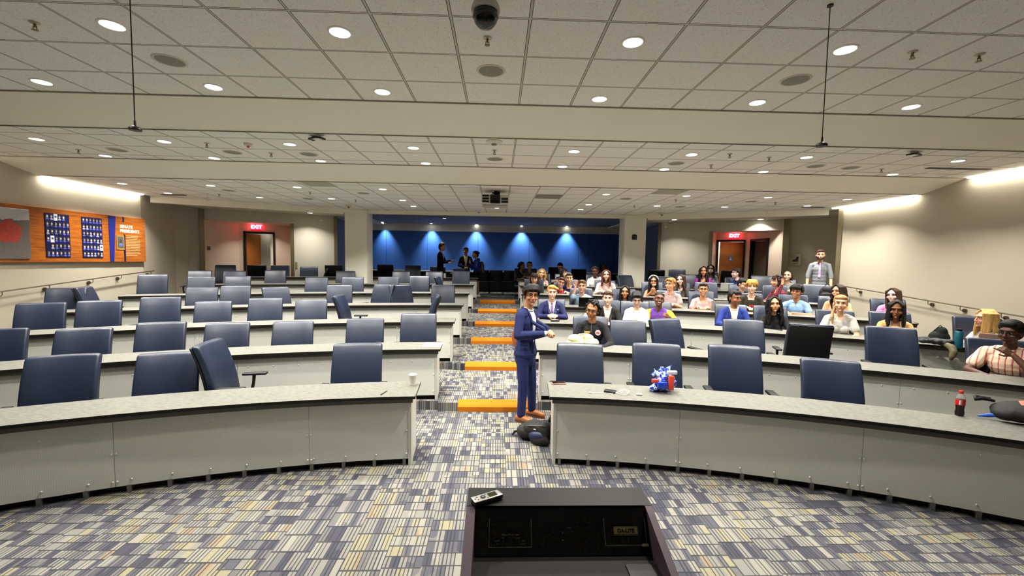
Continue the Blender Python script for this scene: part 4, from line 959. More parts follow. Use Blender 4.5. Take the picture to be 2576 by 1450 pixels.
def person(name_label, H, floor, yaw, skin, hair, hstyle, top, ttype='tee', sw=1.0, hs=1.06, hy=0, hp=0, hr=0, lean=0.0, arms=None, fem=False, vox=.011, hv=.0065,
           shirt=(232, 228, 222), tie=None, glasses=False, smile=1, legs=(30, 32, 44), stand=False, pat=None, c2=None, accents=(), mask=None, beard=None, headband=None, seed=1, sit_back=.17, hair2=None):
    """one person; local frame: faces -Y, origin on the floor below the head"""
    rnd = random.Random(seed); hz = H[2]-floor
    HT = Matrix.Translation((0, 0, hz)) @ Matrix.Rotation(math.radians(hy), 4, 'Z') @ Matrix.Rotation(math.radians(hp), 4, 'X') @ Matrix.Rotation(math.radians(hr), 4, 'Y') @ Matrix.Diagonal((hs*1.05, hs, hs, 1))
    zs = hz-ZSK*hs; tw = sw*(.93 if fem else 1.0)
    by = .045+lean                                   # base of the neck behind the head centre
    body = Blob(); fine = Blob(); hd = Blob()
    make_head(hd, HT, .92 if fem else 1.0, fem)
    nr = .046 if fem else .056
    hd.cap((0, by, zs+.02), (0, .02, hz-.06*hs), nr*1.1, nr)
    hd.cap((0, by+.01, zs-.05), (0, by, zs+.03), nr*1.25, nr*1.1)
    pz_ = (.93 if hz > 1.45 else zs-.30) if stand else .52
    py = by+(.02 if stand else sit_back-.03)
    P = Vector((0, py, pz_)); Cc = Vector((0, by+.01, zs-.13)); mid = P.lerp(Cc, .5)
    def torso(b, g):
        b.ell(P, (.158*tw+g, .118+g, .13+g)); b.ell(mid, (.138*tw+g, .1+g, .17+g)); b.ell(Cc, (.158*tw+g, .108+g, .165+g))
        if stand:
            for q_ in (.2, .4, .6, .8): b.ell(P.lerp(Cc, q_), (.142*tw+g, .104+g, .12+g))
        b.cap((-.13*tw, by+.01, zs-.022), (.13*tw, by+.01, zs-.022), .058+g, .058+g)
        b.cap((-.09*tw, by+.01, zs+.008), (.09*tw, by+.01, zs+.008), .05+g*.8, .05+g*.8)
        if fem:
            for s in (-1, 1): b.ell((.066*s, by-.062, zs-.19), (.06+g, .048+g, .06+g))
    torso(body, 0)
    A = {}
    for s in (-1, 1):
        S = Vector((.172*tw*s, by+.012, zs-.03))
        d = (arms or {}).get(s) if arms else None
        if d is None: d = dict(e=(.235*tw*s, by-.06, zs-.26), w=(.1*s, by-.30, max(.785, zs-.17)), f=(-.55*s, -.8, -.1), u=(0, 0, 1), c=.45)
        E, W = Vector(d['e']), Vector(d['w']); A[s] = (S, E, W, d)
        body.cap(S, E, .05*tw, .041*tw); body.cap(E, W, .041*tw, .029)
        fine.cap(E.lerp(W, .55), W, .034, .027); 
        if d.get('hand', True): hand(fine, W, d.get('f', (0, -1, 0)), d.get('u', (0, 0, 1)), d.get('c', .5), d.get('th', -s), d.get('sp', .12), only=d.get('only'), s=1.0 if not fem else .92)
    if stand:
        K = []
        for s in (-1, 1):
            hip = Vector((.085*s, py, pz_-.05)); kn = Vector((.095*s, py-.01, .5)); an = Vector((.1*s, py+.03, .09))
            if 'feet' in (arms or {}): an = Vector(arms['feet'][s]); kn = hip.lerp(an, .5)+Vector((0, -.02, 0))
            K.append((hip, kn, an))
    else:
        K = [(Vector((.085*s, py-.03, .53)), Vector((.11*s, py-.46, .53)), Vector((.11*s, py-.40, .1))) for s in (-1, 1)]
    for hip, kn, an in K: body.cap(hip, kn, .078, .056); body.cap(kn, an, .054, .036)
    parts = [body.skin(vox), hd.skin(hv, 2), fine.skin(min(hv, .0055), 1)]
    root = np_obj('person', parts, skin_mat(skin))
    root.location = (H[0], H[1], floor); root.rotation_euler = (0, 0, math.radians(yaw))
    tag(root, name_label, 'person', 'people in the room')
    # eyes, brows, lips
    def child(nm, m, mat): return m.build(nm, mat, root, smooth='all')
    for s in (-1, 1):
        m = MB(); T = HT @ Matrix.Translation((.031*s, -.0775, .008)); m.ball((0, 0, 0), (.0135, .0125, .0072), 12, 0, T); m.ball((0, 0, 0), (.0072, .0055, .0070), 10, 1, T @ Matrix.Translation((0, -.0085, 0))); m.tube([T @ Vector((-.0145, -.008, .002)), T @ Vector((0, -.0135, .0078)), T @ Vector((.0145, -.008, .002))], .0024, 5, 1)
        m.build('eye', [EYEW, IRIS], root, smooth='all')
        m = MB(); m.tube([HT @ Vector((.013*s, -.0985, .031)), HT @ Vector((.032*s, -.095, .037)), HT @ Vector((.05*s, -.082, .03))], [.0035, .005, .003], 6); child('eyebrow', m, hair_mat(tuple(int(v*.75) for v in hair)))
    if not mask:
        m = MB(); lipc = tuple(min(255, int(v*k)) for v, k in zip(skin, (.84, .62, .62)))
        m.tube([HT @ Vector((x, -.0985+9*x*x, -.063+(4.5*x*x*smile))) for x in (-.03, -.018, 0, .018, .03)], [.003, .0055, .0065, .0055, .003], 6); child('lips', m, M(lipc, .4))
        if smile > 2:
            m = MB(); m.tube([HT @ Vector((x, -.1035+9*x*x, -.0615+(4.5*x*x*smile))) for x in (-.022, -.011, 0, .011, .022)], [.002, .0045, .005, .0045, .002], 6); child('teeth', m, M((236, 230, 218), .3))
    else:
        mb = Blob(); mb.ell((0, 0, 0), (.07, .075, .055), HT @ Matrix.Translation((0, -.038, -.06))); np_obj('face_mask', [mb.skin(hv)], cloth(mask), root)
    if glasses:
        m = MB()
        for s in (-1, 1):
            c = Vector((.034*s, -.104, .006)); m.tube([HT @ (c+Vector((.024*math.cos(a)*(1 if s > 0 else -1), .006*abs(math.cos(a))*(math.cos(a)*1 > 0), .018*math.sin(a)))) for a in [2*PI*k/14 for k in range(15)]], .0022, 5)
            m.tube([HT @ Vector((.058*s, -.1, .01)), HT @ Vector((.08*s, -.02, .01)), HT @ Vector((.082*s, .01, .0))], .0022, 5)
        m.tube([HT @ Vector((-.011, -.106, .01)), HT @ Vector((.011, -.106, .01))], .0022, 5); child('glasses', m, M((26, 22, 20), .3))
    if hstyle: np_obj('hair', [hair_blob(hstyle, HT, None, rnd).skin(hv, 1)], hair_mat(hair), root)
    if beard:
        bb = Blob()
        for k in range(9):
            a = -1+2*k/8; bb.cap(HT @ Vector((.068*a, -.045-.045*(1-a*a), -.02-.06*(1-a*a))), HT @ Vector((.05*a, -.05-.042*(1-a*a), -.075-.03*(1-a*a))), .012, .017)
        for s in (-1, 1): bb.cap(HT @ Vector((0, -.1, -.05)), HT @ Vector((.032*s, -.086, -.064)), .005, .008)
        np_obj('beard', [bb.skin(hv, 1)], hair_mat(beard), root)
    if headband:
        m = MB(); m.tube([HT @ Vector((.094*math.sin(a), -.04+.03*abs(math.sin(a)), .035+.108*math.cos(a))) for a in [-1.5+3*k/16 for k in range(17)]], .016, 8); child('headband', m, cloth(headband))
    # ------------------------------------------------ clothing
    g = .013; sh = Blob(); torso(sh, g)
    if ttype not in ('tank',):
        for s in (-1, 1):
            S, E, W, d = A[s]
            if ttype in ('tee', 'polo', 'puff'): sh.cap(S, S.lerp(E, .62), .05*tw+g+(.012 if ttype == 'puff' else 0), .052*tw+g+.004)
            elif ttype == 'rolled': sh.cap(S, E, .05*tw+g, .045*tw+g); sh.cap(E, E.lerp(W, .18), .047*tw+g, .05)
            else: sh.cap(S, E, .05*tw+g, .043*tw+g); sh.cap(E, E.lerp(W, .93), .043*tw+g, .031+g*.7)
    if ttype in ('jacket', 'shirt', 'polo', 'rolled', 'fleece'):
        for k in range(12):
            a0, a1 = 2*PI*k/12, 2*PI*(k+1)/12; rr = nr*1.28+.006
            q = lambda a: ((rr-.004)*math.sin(a), by-.002-(rr-.006)*.95*math.cos(a), zs+.046-.022*math.cos(a))
            sh.cap(q(a0), q(a1), .0115, .0115, 8)
    if ttype in ('hoodie',):
        sh.ell((0, by+.07, zs+.045), (.115, .06, .07)); 
        for k in range(9):
            a = -2+4*k/8; sh.cap((.085*math.sin(a), by-.0-.07*math.cos(a), zs+.035-.03*math.cos(a)), (.085*math.sin(a+.5), by-.07*math.cos(a+.5), zs+.035-.03*math.cos(a+.5)), .018, .018, 8)
    v, f = sh.skin(vox*.9, 2); c = v[f].mean(1); a = v[f]; nrm = np.cross(a[:, 2]-a[:, 0], a[:, 3]-a[:, 1])
    front = nrm[:, 1] < 0
    zt_, zb_ = zs+.075, (zs-.36 if not stand else zs-.42)
    ww = .075*np.clip((c[:, 2]-zb_)/(zt_-zb_), 0, 1)+.006
    V_ = front & (np.abs(c[:, 0]) < ww) & (c[:, 2] > zb_) & (c[:, 1] < by+.02)
    neckline = (c[:, 2] > zs+.015) & (((c[:, 0])**2+(c[:, 1]-by+.01)**2) < (nr*1.45)**2)
    if ttype == 'jacket':
        T_ = V_ & (np.abs(c[:, 0]) < (.017+.03*np.clip((zs+.02-c[:, 2])/.3, 0, .5))) & (c[:, 2] < zs+.062) if tie else np.zeros(len(f), bool)
        np_obj('jacket', [(v, f)], cloth(top, pat, c2), root, ~V_); np_obj('shirt', [(v, f)], cloth(shirt), root, V_ & ~T_)
        if tie: np_obj('tie', [(v, f)], cloth(tie), root, T_)
        # lapels
        for s in (-1, 1):
            lb = Blob(); pts = []
            for k in range(7):
                q = k/6; z = zt_-.03+(zb_-zt_+.03)*q; x = (.075*(z-zb_)/(zt_-zb_)+.02)*s
                m_ = (np.abs(c[:, 0]-x) < .02) & (np.abs(c[:, 2]-z) < .025) & front; yy = c[m_, 1].min() if m_.any() else by-.11
                pts.append((x, yy+.013, z))
            lb.chain(pts, [.014, .02, .024, .024, .021, .017, .013], 8); np_obj('lapel', [lb.skin(.008 if vox > .009 else .005, 2)], cloth(tuple(int(q*.92) for q in top), pat, c2), root)
    elif ttype == 'cardigan':
        np_obj('cardigan', [(v, f)], cloth(top), root, ~V_); np_obj('top', [(v, f)], cloth(shirt), root, V_)
    else:
        nmn = {'tee': 't_shirt', 'polo': 'polo_shirt', 'long': 'sweater', 'shirt': 'shirt', 'hoodie': 'hoodie', 'tank': 'tank_top', 'fleece': 'fleece_jacket', 'puff': 'dress', 'rolled': 'shirt'}[ttype]
        keep = np.ones(len(f), bool)
        if ttype == 'tank': keep = (c[:, 2] < zs-.1) | (np.abs(np.abs(c[:, 0])-.09) < .022)
        if ttype in ('puff',): keep = ~((c[:, 2] > zs-.1) & (np.abs(c[:, 0]) < .085) & front)
        if ttype in ('tee', 'long'): keep = ~(((c[:, 2] > zs-.035) & front & (np.abs(c[:, 0]) < .055)) | neckline)
        if ttype in ('polo', 'shirt', 'rolled'): keep = ~(front & (np.abs(c[:, 0]) < .03*np.clip((c[:, 2]-zs+.07)/.12, 0, 1)) & (c[:, 2] > zs-.07))
        sleeve = None
        if pat == 'raglan':
            sleeve = keep & (np.abs(c[:, 0]) > .135*tw+.1*(zs-.03-c[:, 2])*0); np_obj('sleeves', [(v, f)], cloth(c2), root, sleeve); keep &= ~sleeve; mt = cloth(top)
        else: mt = cloth(top, pat, c2)
        np_obj(nmn, [(v, f)], mt, root, keep)
        if tie:
            tb = Blob(); pts = []
            for k in range(6):
                z = zs+.04-.075*k; m_ = (np.abs(c[:, 0]) < .02) & (np.abs(c[:, 2]-z) < .025) & front; yy = c[m_, 1].min() if m_.any() else by-.11
                pts.append((0, yy, z))
            for k, (p, q) in enumerate(zip(pts[:-1], pts[1:])):
                for x in (-.6, 0, .6): wv_ = (.012, .02, .024, .028, .032)[k]; tb.cap((p[0]+x*wv_, p[1], p[2]), (q[0]+x*wv_, q[1], q[2]), .011, .011, 8)
            np_obj('tie', [tb.skin(.008, 2)], cloth(tie), root)
    # trousers
    tr = Blob(); tr.ell(P-Vector((0, 0, .03)), (.165*tw+.004, .125, .13))
    for hip, kn, an in K: tr.cap(hip, kn, .09, .068); tr.cap(kn, kn.lerp(an, .97), .067, .055 if stand else .05)
    if legs: np_obj('trousers', [tr.skin(vox, 2)], cloth(legs), root)
    root['zs'] = zs; root['by'] = by; root['hz'] = hz
    del root['zs'], root['by'], root['hz']
    return root, dict(zs=zs, by=by, hz=hz, A=A, K=K, HT=HT, c=c, front=front)
def badge(root, info, x, z, w, h, mat, name='badge', shape='box', lift=.006):
    c = info['c']; m_ = (np.abs(c[:, 0]-x) < .025) & (np.abs(c[:, 2]-z) < .025) & info['front']; y = c[m_, 1].min() if m_.any() else info['by']-.12
    if shape == 'box': o = MB().rbox(w, .004, h, .003, 1).build(name, mat, root)
    else: o = MB().cyl((0, -.003, 0), (0, .003, 0), w, n=20).build(name, mat, root)
    o.location = (x, y-lift, z); return o
# ---------------------------------------------------------------- the cast (positions in metres)
def cast(key, label, dyaw=0, arms=None, hs=None, **kw):
    x, y, z, fl_ = PEOPLE[key]; yaw = -math.degrees(math.atan2(x, y))+dyaw
    hs = hs or (1.1 if y < 8.4 else 1.16); zs = z-fl_-ZSK*hs; a2 = None
    if arms:
        a2 = {}
        for s, (e, w, f, u, c, *ex) in arms.items():
            a2[s] = dict(e=(e[0], e[1], zs+e[2]), w=(w[0], w[1], zs+w[2]), f=f, u=u, c=c, **(ex[0] if ex else {}))
    near = y < 7
    return person(label, (x, y, z), fl_, yaw, arms=a2, hs=hs, vox=.008 if near else .012, hv=.005 if near else (.0075 if y < 11 else .009), seed=len(label)+int(x*100), **kw)
LIGHT, FAIR, TAN, OLIVE, BROWN, DARK, DEEP = (228, 178, 148), (234, 190, 164), (214, 164, 122), (196, 142, 104), (150, 98, 66), (110, 70, 48), (84, 54, 40)
K_, DBR, BR, LBR, BLOND, GING, RED = (20, 17, 16), (40, 27, 21), (66, 42, 28), (112, 76, 44), (188, 146, 84), (196, 130, 66), (100, 52, 34)
fold = lambda: {s: ((.24*s, -.08, -.27), (.085*s, -.30, -.215), (-.8*s, -.6, 0), (0, -.3, .95), .5) for s in (-1, 1)}
chest = lambda: {s: ((.27*s, -.03, -.25), (.085*s, -.245, -.20), (-.9*s, -.35, .1), (0, -.9, .3), .6) for s in (-1, 1)}
def one(s, t): d = fold(); d[s] = t; return d
# front
r, i = cast('P19', 'person in a black quarter-zip fleece with glasses, cream bag in front, second row', -6, {1: ((.3, -.1, -.26), (.2, -.36, -.27), (.25, -.9, -.3), (.1, -.3, .95), .25), -1: ((-.25, -.05, -.27), (-.1, -.27, -.28), (.6, -.7, 0), (0, -.2, .95), .4)}, skin=(168, 112, 74), hair=K_, hstyle='curly', top=(30, 30, 33), ttype='fleece', glasses=True, hy=-6, hp=8, hr=8, sw=1.06, smile=-1)
badge(r, i, -.06, i['zs']-.1, .045, .016, M((206, 172, 92), .35, .4), 'name_badge'); badge(r, i, .1, i['zs']-.1, .042, .042, M((214, 196, 204), .6), 'logo_patch', 'disc')
badge(r, i, .1, i['zs']-.1, .022, .01, M((180, 50, 70), .6), 'patch_mark', 'box', .0095)
m = MB(); m.tube([(0, i['by']-.105, i['zs']+.05), (0, i['by']-.118, i['zs']-.02), (0, i['by']-.126, i['zs']-.1)], .004, 6); m.build('zip', M((150, 150, 150), .3, .6), r)
r, i = cast('P42', 'person in a pink and cream striped shirt with glasses, resting chin on one hand', -14, {1: ((.27, -.2, -.2), (.085, -.185, .0), (-.75, -.25, .55), (.5, -.75, .3), .85, dict(only=(0,), th=-1)), -1: ((-.29, -.12, -.26), (-.06, -.3, -.27), (.9, -.4, 0), (0, 0, 1), .4)}, skin=DEEP, hair=K_, hstyle='afro', top=(240, 208, 180), ttype='polo', pat='stripe', c2=(190, 108, 104), glasses=True, hy=-8, hp=4, sw=1.16, hs=1.1, smile=-.6)
# third row
r, i = cast('P18', 'person with ginger hair in a navy suit, white shirt and lavender tie, hands together', 4, chest(), skin=(236, 190, 158), hair=(200, 140, 72), hstyle='side', top=(44, 48, 92), ttype='jacket', tie=(150, 120, 168), smile=2, hp=2)
badge(r, i, .115, i['zs']-.1, .01, .01, M((240, 240, 240), .4), 'lapel_pin', 'disc')
cast('P17', 'person in a black suit and pale pink shirt, pointing a raised finger', 0, {-1: ((-.31, -.1, -.13), (-.30, -.15, .15), (.85, -.2, .25), (-.2, -.2, .95), .9, dict(only=(0,), th=1)), 1: ((.26, -.08, -.25), (.05, -.3, -.2), (-.6, -.8, 0), (0, 0, 1), .3)}, skin=(236, 190, 168), hair=BR, hstyle='side', top=(32, 32, 30), ttype='jacket', shirt=(240, 206, 190), smile=2)
cast('P20', 'person in a white long-sleeved top with dark parted hair, looking down', 0, {s: ((.22*s, -.05, -.28), (.06*s, -.24, -.24), (-.7*s, -.7, 0), (0, -.3, .9), .6) for s in (-1, 1)}, skin=FAIR, hair=K_, hstyle='tied', top=(236, 232, 216), ttype='long', fem=True, hp=26, hy=4)
r, i = cast('P21', 'person in a purple polo shirt with yellow sleeves, giving a thumbs up', -4, {1: ((.33, -.02, -.24), (.2, -.24, -.06), (-.5, -.45, .35), (.3, -.75, .3), 1.25, dict(th=-1, sp=0)), -1: ((-.28, -.06, -.26), (-.14, -.28, -.3), (.5, -.8, -.1), (0, 0, 1), .5)}, skin=DARK, hair=K_, hstyle='', top=(104, 62, 150), ttype='polo', pat='raglan', c2=(236, 200, 60), glasses=True, smile=4, hr=10, hy=14, hp=-8, sw=1.1)
T_ = i['HT']; MB().ball((0, 0, 0), (.079, .092, .05), 16, mtx=T_ @ Matrix.Translation((0, .024, .078))).build('hair', hair_mat(K_), r, smooth='all')
cast('P31', 'person in a royal blue blazer over a pale shirt, head turned away to the side', 10, {1: ((.25, -.06, -.25), (.11, -.28, -.22), (-.3, -.8, .2), (1, -.2, 0), .8), -1: ((-.25, -.05, -.25), (-.05, -.27, -.24), (.5, -.7, 0), (0, 0, 1), .5)}, skin=BROWN, hair=K_, hstyle='short', top=(40, 56, 132), ttype='jacket', shirt=(238, 212, 188), hy=34, hp=6)
cast('P32', 'person with long dark hair in a black jacket, eyes lowered, both hands out', 12, {1: ((.24, -.12, -.22), (.2, -.34, -.16), (.5, -.8, .3), (0, 0, 1), .4), -1: ((-.22, -.14, -.24), (.08, -.33, -.2), (.7, -.6, .2), (0, -.4, .9), .5)}, skin=(206, 150, 108), hair=K_, hstyle='wavy', top=(22, 21, 22), ttype='fleece', fem=True, hy=-4, hp=-2, hr=-4)
cast('P38', 'person in a pale grey t-shirt with tied-back blond hair, hands clasped on the desk', 0, {s: ((.235*s, -.06, -.27), (.07*s, -.27, -.335), (-.8*s, -.6, 0), (0, -.3, .95), .7) for s in (-1, 1)}, skin=(226, 174, 140), hair=(150, 118, 76), hstyle='pony', top=(190, 186, 178), ttype='tee', fem=True, smile=1)
cast('P40', 'person with long black hair in a tan sweater, looking down and smiling', 4, fold(), skin=(140, 92, 62), hair=K_, hstyle='long', top=(222, 178, 116), ttype='long', fem=True, hp=8, hy=-3)
cast('P41', 'person with long blond hair in a white sweater, hand on cheek behind a laptop', -38, {1: ((.25, -.16, -.2), (.13, -.15, -.1), (-.25, .0, .95), (.8, -.4, 0), .6), -1: ((-.24, -.08, -.26), (-.05, -.28, -.22), (.6, -.7, 0), (0, 0, 1), .5)}, skin=(224, 168, 138), hair=(206, 166, 100), hstyle='straight', top=(226, 226, 222), ttype='long', fem=True, hy=-22)
# fourth row
cast('P12', 'person in a light blue denim shirt waving one hand high', 0, {-1: ((-.2, -.16, .0), (-.15, -.17, .24), (.1, -.1, 1), (0, 1, .1), .12, dict(sp=.25, th=1)), 1: ((.26, -.1, -.24), (.08, -.2, -.09), (-.4, -.2, .85), (.1, -.9, .2), .8)}, skin=(226, 174, 148), hair=(94, 62, 40), hstyle='side', top=(150, 176, 200), ttype='rolled', hy=-4, smile=-.6)
cast('P16', 'person with long black hair and a dark top, mostly hidden behind a chair', 0, None, skin=(196, 138, 98), hair=K_, hstyle='long', top=(44, 44, 38), ttype='tee', fem=True, smile=1.5)
cast('P23', 'person with short fair hair in a grey-mauve polo shirt, turned slightly aside', -8, None, skin=(226, 170, 132), hair=(150, 108, 56), hstyle='side', top=(172, 152, 150), ttype='polo', hy=-24)
r, i = cast('P27', 'person in a plain pink t-shirt with thin glasses and a broad smile', 2, None, skin=(208, 152, 112), hair=DBR, hstyle='short', top=(232, 168, 168), ttype='tee', glasses=True, smile=3, hy=2)
r, i = cast('P30', 'person with a blond fringe in a dark olive sweatshirt with red lettering', 4, None, skin=(238, 192, 168), hair=(196, 148, 72), hstyle='fringe', top=(50, 46, 36), ttype='long', smile=1.5)
for k in range(3): badge(r, i, -.02+.045*k, i['zs']-.16, .018, .02, M((206, 52, 32), .6), 'red_print')
cast('P35', 'person in a pale blue shirt with glasses, smiling, one arm stretched sideways', -6, {-1: ((-.26, -.16, -.1), (-.05, -.36, -.2), (-.5, -.8, .1), (0, 0, 1), .4), 1: ((.27, -.1, -.22), (-.02, -.34, -.18), (-.8, -.5, 0), (0, -.1, 1), .4)}, skin=(188, 132, 92), hair=K_, hstyle='fringe', top=(142, 178, 222), ttype='polo', glasses=True, smile=3, hr=6, hy=-8)
cast('P37', 'person with dark wavy hair in a peach top, laughing and looking aside', -6, None, skin=(222, 162, 124), hair=DBR, hstyle='wavy', top=(240, 186, 144), ttype='long', fem=True, hy=-24, smile=3, hr=-6)
cast('P39', 'person with straight brown hair in a bright pink sweater, smiling', -4, None, skin=(240, 200, 184), hair=(58, 40, 26), hstyle='straight', top=(232, 150, 206), ttype='long', fem=True, hy=-12, smile=3, hr=-5)
# fifth row
r, i = cast('P8', 'person with shaggy dark hair in a black t-shirt with a white logo', -2, {-1: ((-.27, -.12, -.14), (-.11, -.2, -.03), (.45, -.1, .7), (-.2, -.9, .1), .6), 1: ((.24, -.06, -.26), (.1, -.28, -.24), (-.5, -.8, 0), (0, 0, 1), .5)}, skin=(226, 172, 146), hair=(48, 30, 26), hstyle='shag', top=(24, 23, 22), ttype='tee')
badge(r, i, .08, i['zs']-.1, .035, .02, M((226, 224, 214), .6), 'shirt_logo', 'disc')
cast('P10', 'person in a dark jacket with a red scarf, raising one hand', 8, {-1: ((-.33, -.06, .02), (-.24, -.12, .26), (.6, -.3, .35), (-.2, .5, .8), .5), 1: ((.24, -.06, -.26), (.1, -.28, -.24), (-.5, -.8, 0), (0, 0, 1), .5)}, skin=(224, 164, 140), hair=(74, 40, 30), hstyle='side', top=(40, 36, 50), ttype='jacket', shirt=(190, 46, 56), glasses=True, smile=3, hr=14)
r, i = cast('P11', 'person in a navy shirt with orange lettering, just behind the waving arm', 0, None, skin=(232, 186, 144), hair=K_, hstyle='short', top=(32, 34, 84), ttype='tee', smile=1.5)
for k in range(4): badge(r, i, -.075+.05*k, i['zs']-.14, .019, .018, M((214, 104, 96), .6), 'orange_letter')
r, i = cast('P15', 'person with long auburn hair in a pale pink sweatshirt and a dark choker', 0, None, skin=(232, 186, 160), hair=(84, 44, 32), hstyle='long', top=(232, 200, 190), ttype='long', fem=True, hp=-3, sw=1.15, smile=1.5)
m = MB(); nr_ = .055; m.tube([(nr_*math.sin(a), i['by']-.012-nr_*math.cos(a), i['zs']+.065-.012*math.cos(a)) for a in [2*PI*k/18 for k in range(19)]], .006, 6); m.build('choker', M((24, 20, 22), .6), r)
cast('P22', 'person with long black hair and a white headband in a black tank top, eating', 0, {s: ((.23*s, -.13, -.22), (.05*s, -.2, -.02), (-.35*s, -.25, .85), (.3*s, -.9, 0), .7) for s in (-1, 1)}, skin=(176, 116, 78), hair=K_, hstyle='long', top=(22, 20, 22), ttype='tank', fem=True, headband=(232, 230, 226))
cast('P24', 'person with long brown hair in a dark grey t-shirt, smiling upward', -6, {1: ((.26, -.12, -.24), (.14, -.36, -.22), (-.2, -.9, 0), (0, 0, 1), .5), -1: ((-.22, -.06, -.26), (.0, -.3, -.24), (.5, -.8, 0), (0, 0, 1), .5)}, skin=(240, 206, 190), hair=(60, 40, 30), hstyle='straight', top=(72, 66, 58), ttype='tee', fem=True, hr=-8, hy=-6, smile=2)
cast('P29', 'person in a black hooded top bent forward with the face turned away', 30, None, skin=LIGHT, hair=K_, hstyle='short', top=(22, 21, 22), ttype='hoodie', hp=24, hy=24)
cast('P33', 'person with curly dark hair in a maroon plaid shirt, palm raised', -52, {1: ((.22, -.16, -.06), (.24, -.06, .17), (.25, .0, 1), (0, 1, .1), .15, dict(sp=.25)), -1: ((-.24, -.06, -.24), (-.06, -.27, -.24), (.5, -.8, 0), (0, 0, 1), .5)}, skin=(222, 166, 132), hair=(44, 28, 24), hstyle='shag', top=(132, 54, 66), ttype='long', pat='plaid', c2=(56, 26, 34), hy=-22)
# sixth row
cast('P7', 'person with blond curly hair in a pale pink top, head tilted', 0, None, skin=(238, 196, 168), hair=(190, 150, 80), hstyle='blondcurl', top=(236, 200, 186), ttype='tank', fem=True, hr=8, smile=1.5)
cast('P9', 'person with black wavy hair in profile, drinking from a white cup', 44, None, skin=(232, 184, 160), hair=(30, 22, 24), hstyle='shag', top=(196, 198, 192), ttype='tee', hy=30)
cast('P13', 'person with dark curly hair in a white hoodie making a peace sign', 0, {1: ((.24, -.14, -.12), (.14, -.2, .08), (.15, -.1, 1), (0, .9, 0), 1.1, dict(only=(0, 1), th=-1, sp=.3)), -1: ((-.24, -.06, -.26), (-.1, -.28, -.24), (.5, -.8, 0), (0, 0, 1), .5)}, skin=(96, 60, 46), hair=(52, 36, 30), hstyle='curly', top=(238, 234, 228), ttype='hoodie', hr=-6, hy=10)
cast('P25', 'person with long wavy brown hair in a magenta puff-sleeved dress', 0, None, skin=(212, 152, 118), hair=(46, 28, 26), hstyle='wavy', top=(166, 54, 158), ttype='puff', fem=True, smile=2)
cast('P28', 'person in a bright blue jacket, in profile before the wooden door', -48, None, skin=(240, 200, 186), hair=(44, 30, 24), hstyle='side', top=(46, 84, 170), ttype='jacket', shirt=(28, 34, 84), hy=-30)
cast('P34', 'person with a high forehead and long dark hair in a grey hooded top', -6, None, skin=(234, 190, 158), hair=(54, 34, 26), hstyle='receding', top=(150, 148, 140), ttype='hoodie', hp=-8, hy=-4, smile=.3)
# last row
cast('P4', 'person with dark hair in profile, rearmost row at the aisle', 46, None, skin=(132, 92, 68), hair=(30, 22, 20), hstyle='curly', top=(20, 22, 34), ttype='tee', fem=True, hy=16)
cast('P5', 'person with a dark quiff, glasses and a patterned dark shirt in the rearmost row', 6, None, skin=(186, 134, 108), hair=K_, hstyle='quiff', top=(46, 44, 50), ttype='shirt', pat='plaid', c2=(120, 112, 104), glasses=True, smile=0)
cast('P6', 'person in the rearmost row with only the top of black hair showing', 0, None, skin=OLIVE, hair=(14, 13, 14), hstyle='short', top=(24, 24, 28), ttype='tee', hp=20)
cast('P14', 'person with long black hair in a dark red top in the rearmost row', 0, None, skin=(88, 58, 46), hair=(16, 14, 16), hstyle='long', top=(90, 44, 54), ttype='tee', fem=True)
cast('P26', 'person wearing a pale face mask and a grey-blue top by the doorway', 0, None, skin=(196, 150, 120), hair=K_, hstyle='long', top=(140, 152, 176), ttype='long', fem=True, mask=(232, 214, 222))
# ---------------------------------------------------------------- standing people
def shoes(root, info, yawf, mat, big=1.0):
    for (hip, kn, an) in info['K']:
        b = Blob(); b.chain([(an.x, an.y+.05, .045), (an.x, an.y-.04, .05), (an.x+.008*(1 if an.x > 0 else -1), an.y-.16, .034)], [.042*big, .044*big, .036*big], 10); b.cap((an.x, an.y+.01, .05), (an.x, an.y+.01, .1), .04, .042)
        v, f = b.skin(.007, 2); v[:, 2] = np.maximum(v[:, 2], .012); np_obj('shoe', [(v, f)], mat, root)
        s2 = MB(); s2.prism([(an.x+.045*big*math.cos(a), an.y-.055+.145*big*math.sin(a)) for a in [2*PI*k/18 for k in range(18)]], 0, .018); s2.build('sole', M((96, 56, 30), .6), root)
x, y, z, f0 = PEOPLE['MAIN']
zs = z-ZSK*1.05
arms = {s: dict(e=(.26*s, .04, zs-.27), w=(.055*s, -.24, zs-.245), f=(-.75*s, -.6, .05), u=(.2*s, -.55, .8), c=.95) for s in (-1, 1)}
arms['feet'] = {-1: (-.13, .045, .09), 1: (.14, .03, .09)}
r, i = person('person standing in the aisle in a navy suit and brown loafers', (x, y, z), 0, 58, (198, 138, 98), K_, 'swept', (38, 46, 92), 'jacket', hy=-46, hp=4, hr=3, arms=arms, stand=True, glasses=True, legs=(36, 43, 88), vox=.0075, hv=.0045, shirt=(222, 226, 236), hs=1.05, smile=.2, seed=3)
shoes(r, i, 0, M((156, 92, 44), .4, bump=.2))
badge(r, i, .1, i['zs']-.1, .042, .016, M((212, 170, 96), .35, .4), 'name_badge')
skirt = Blob(); py_ = i['by']+.02
skirt.cap((0, py_, .98), (0, py_+.005, .80), .13, .14); skirt.ell((0, py_, .88), (.185, .145, .13))
np_obj('jacket_skirt', [skirt.skin(.008, 2)], cloth((38, 46, 92)), r)
for s in (-1, 1):
    S, E, W, d = i['A'][s]; b = Blob(); q = E.lerp(W, .93); b.cap(q, E.lerp(W, 1.0), .037, .037); np_obj('shirt_cuff', [b.skin(.006, 1)], cloth((222, 226, 236)), r)
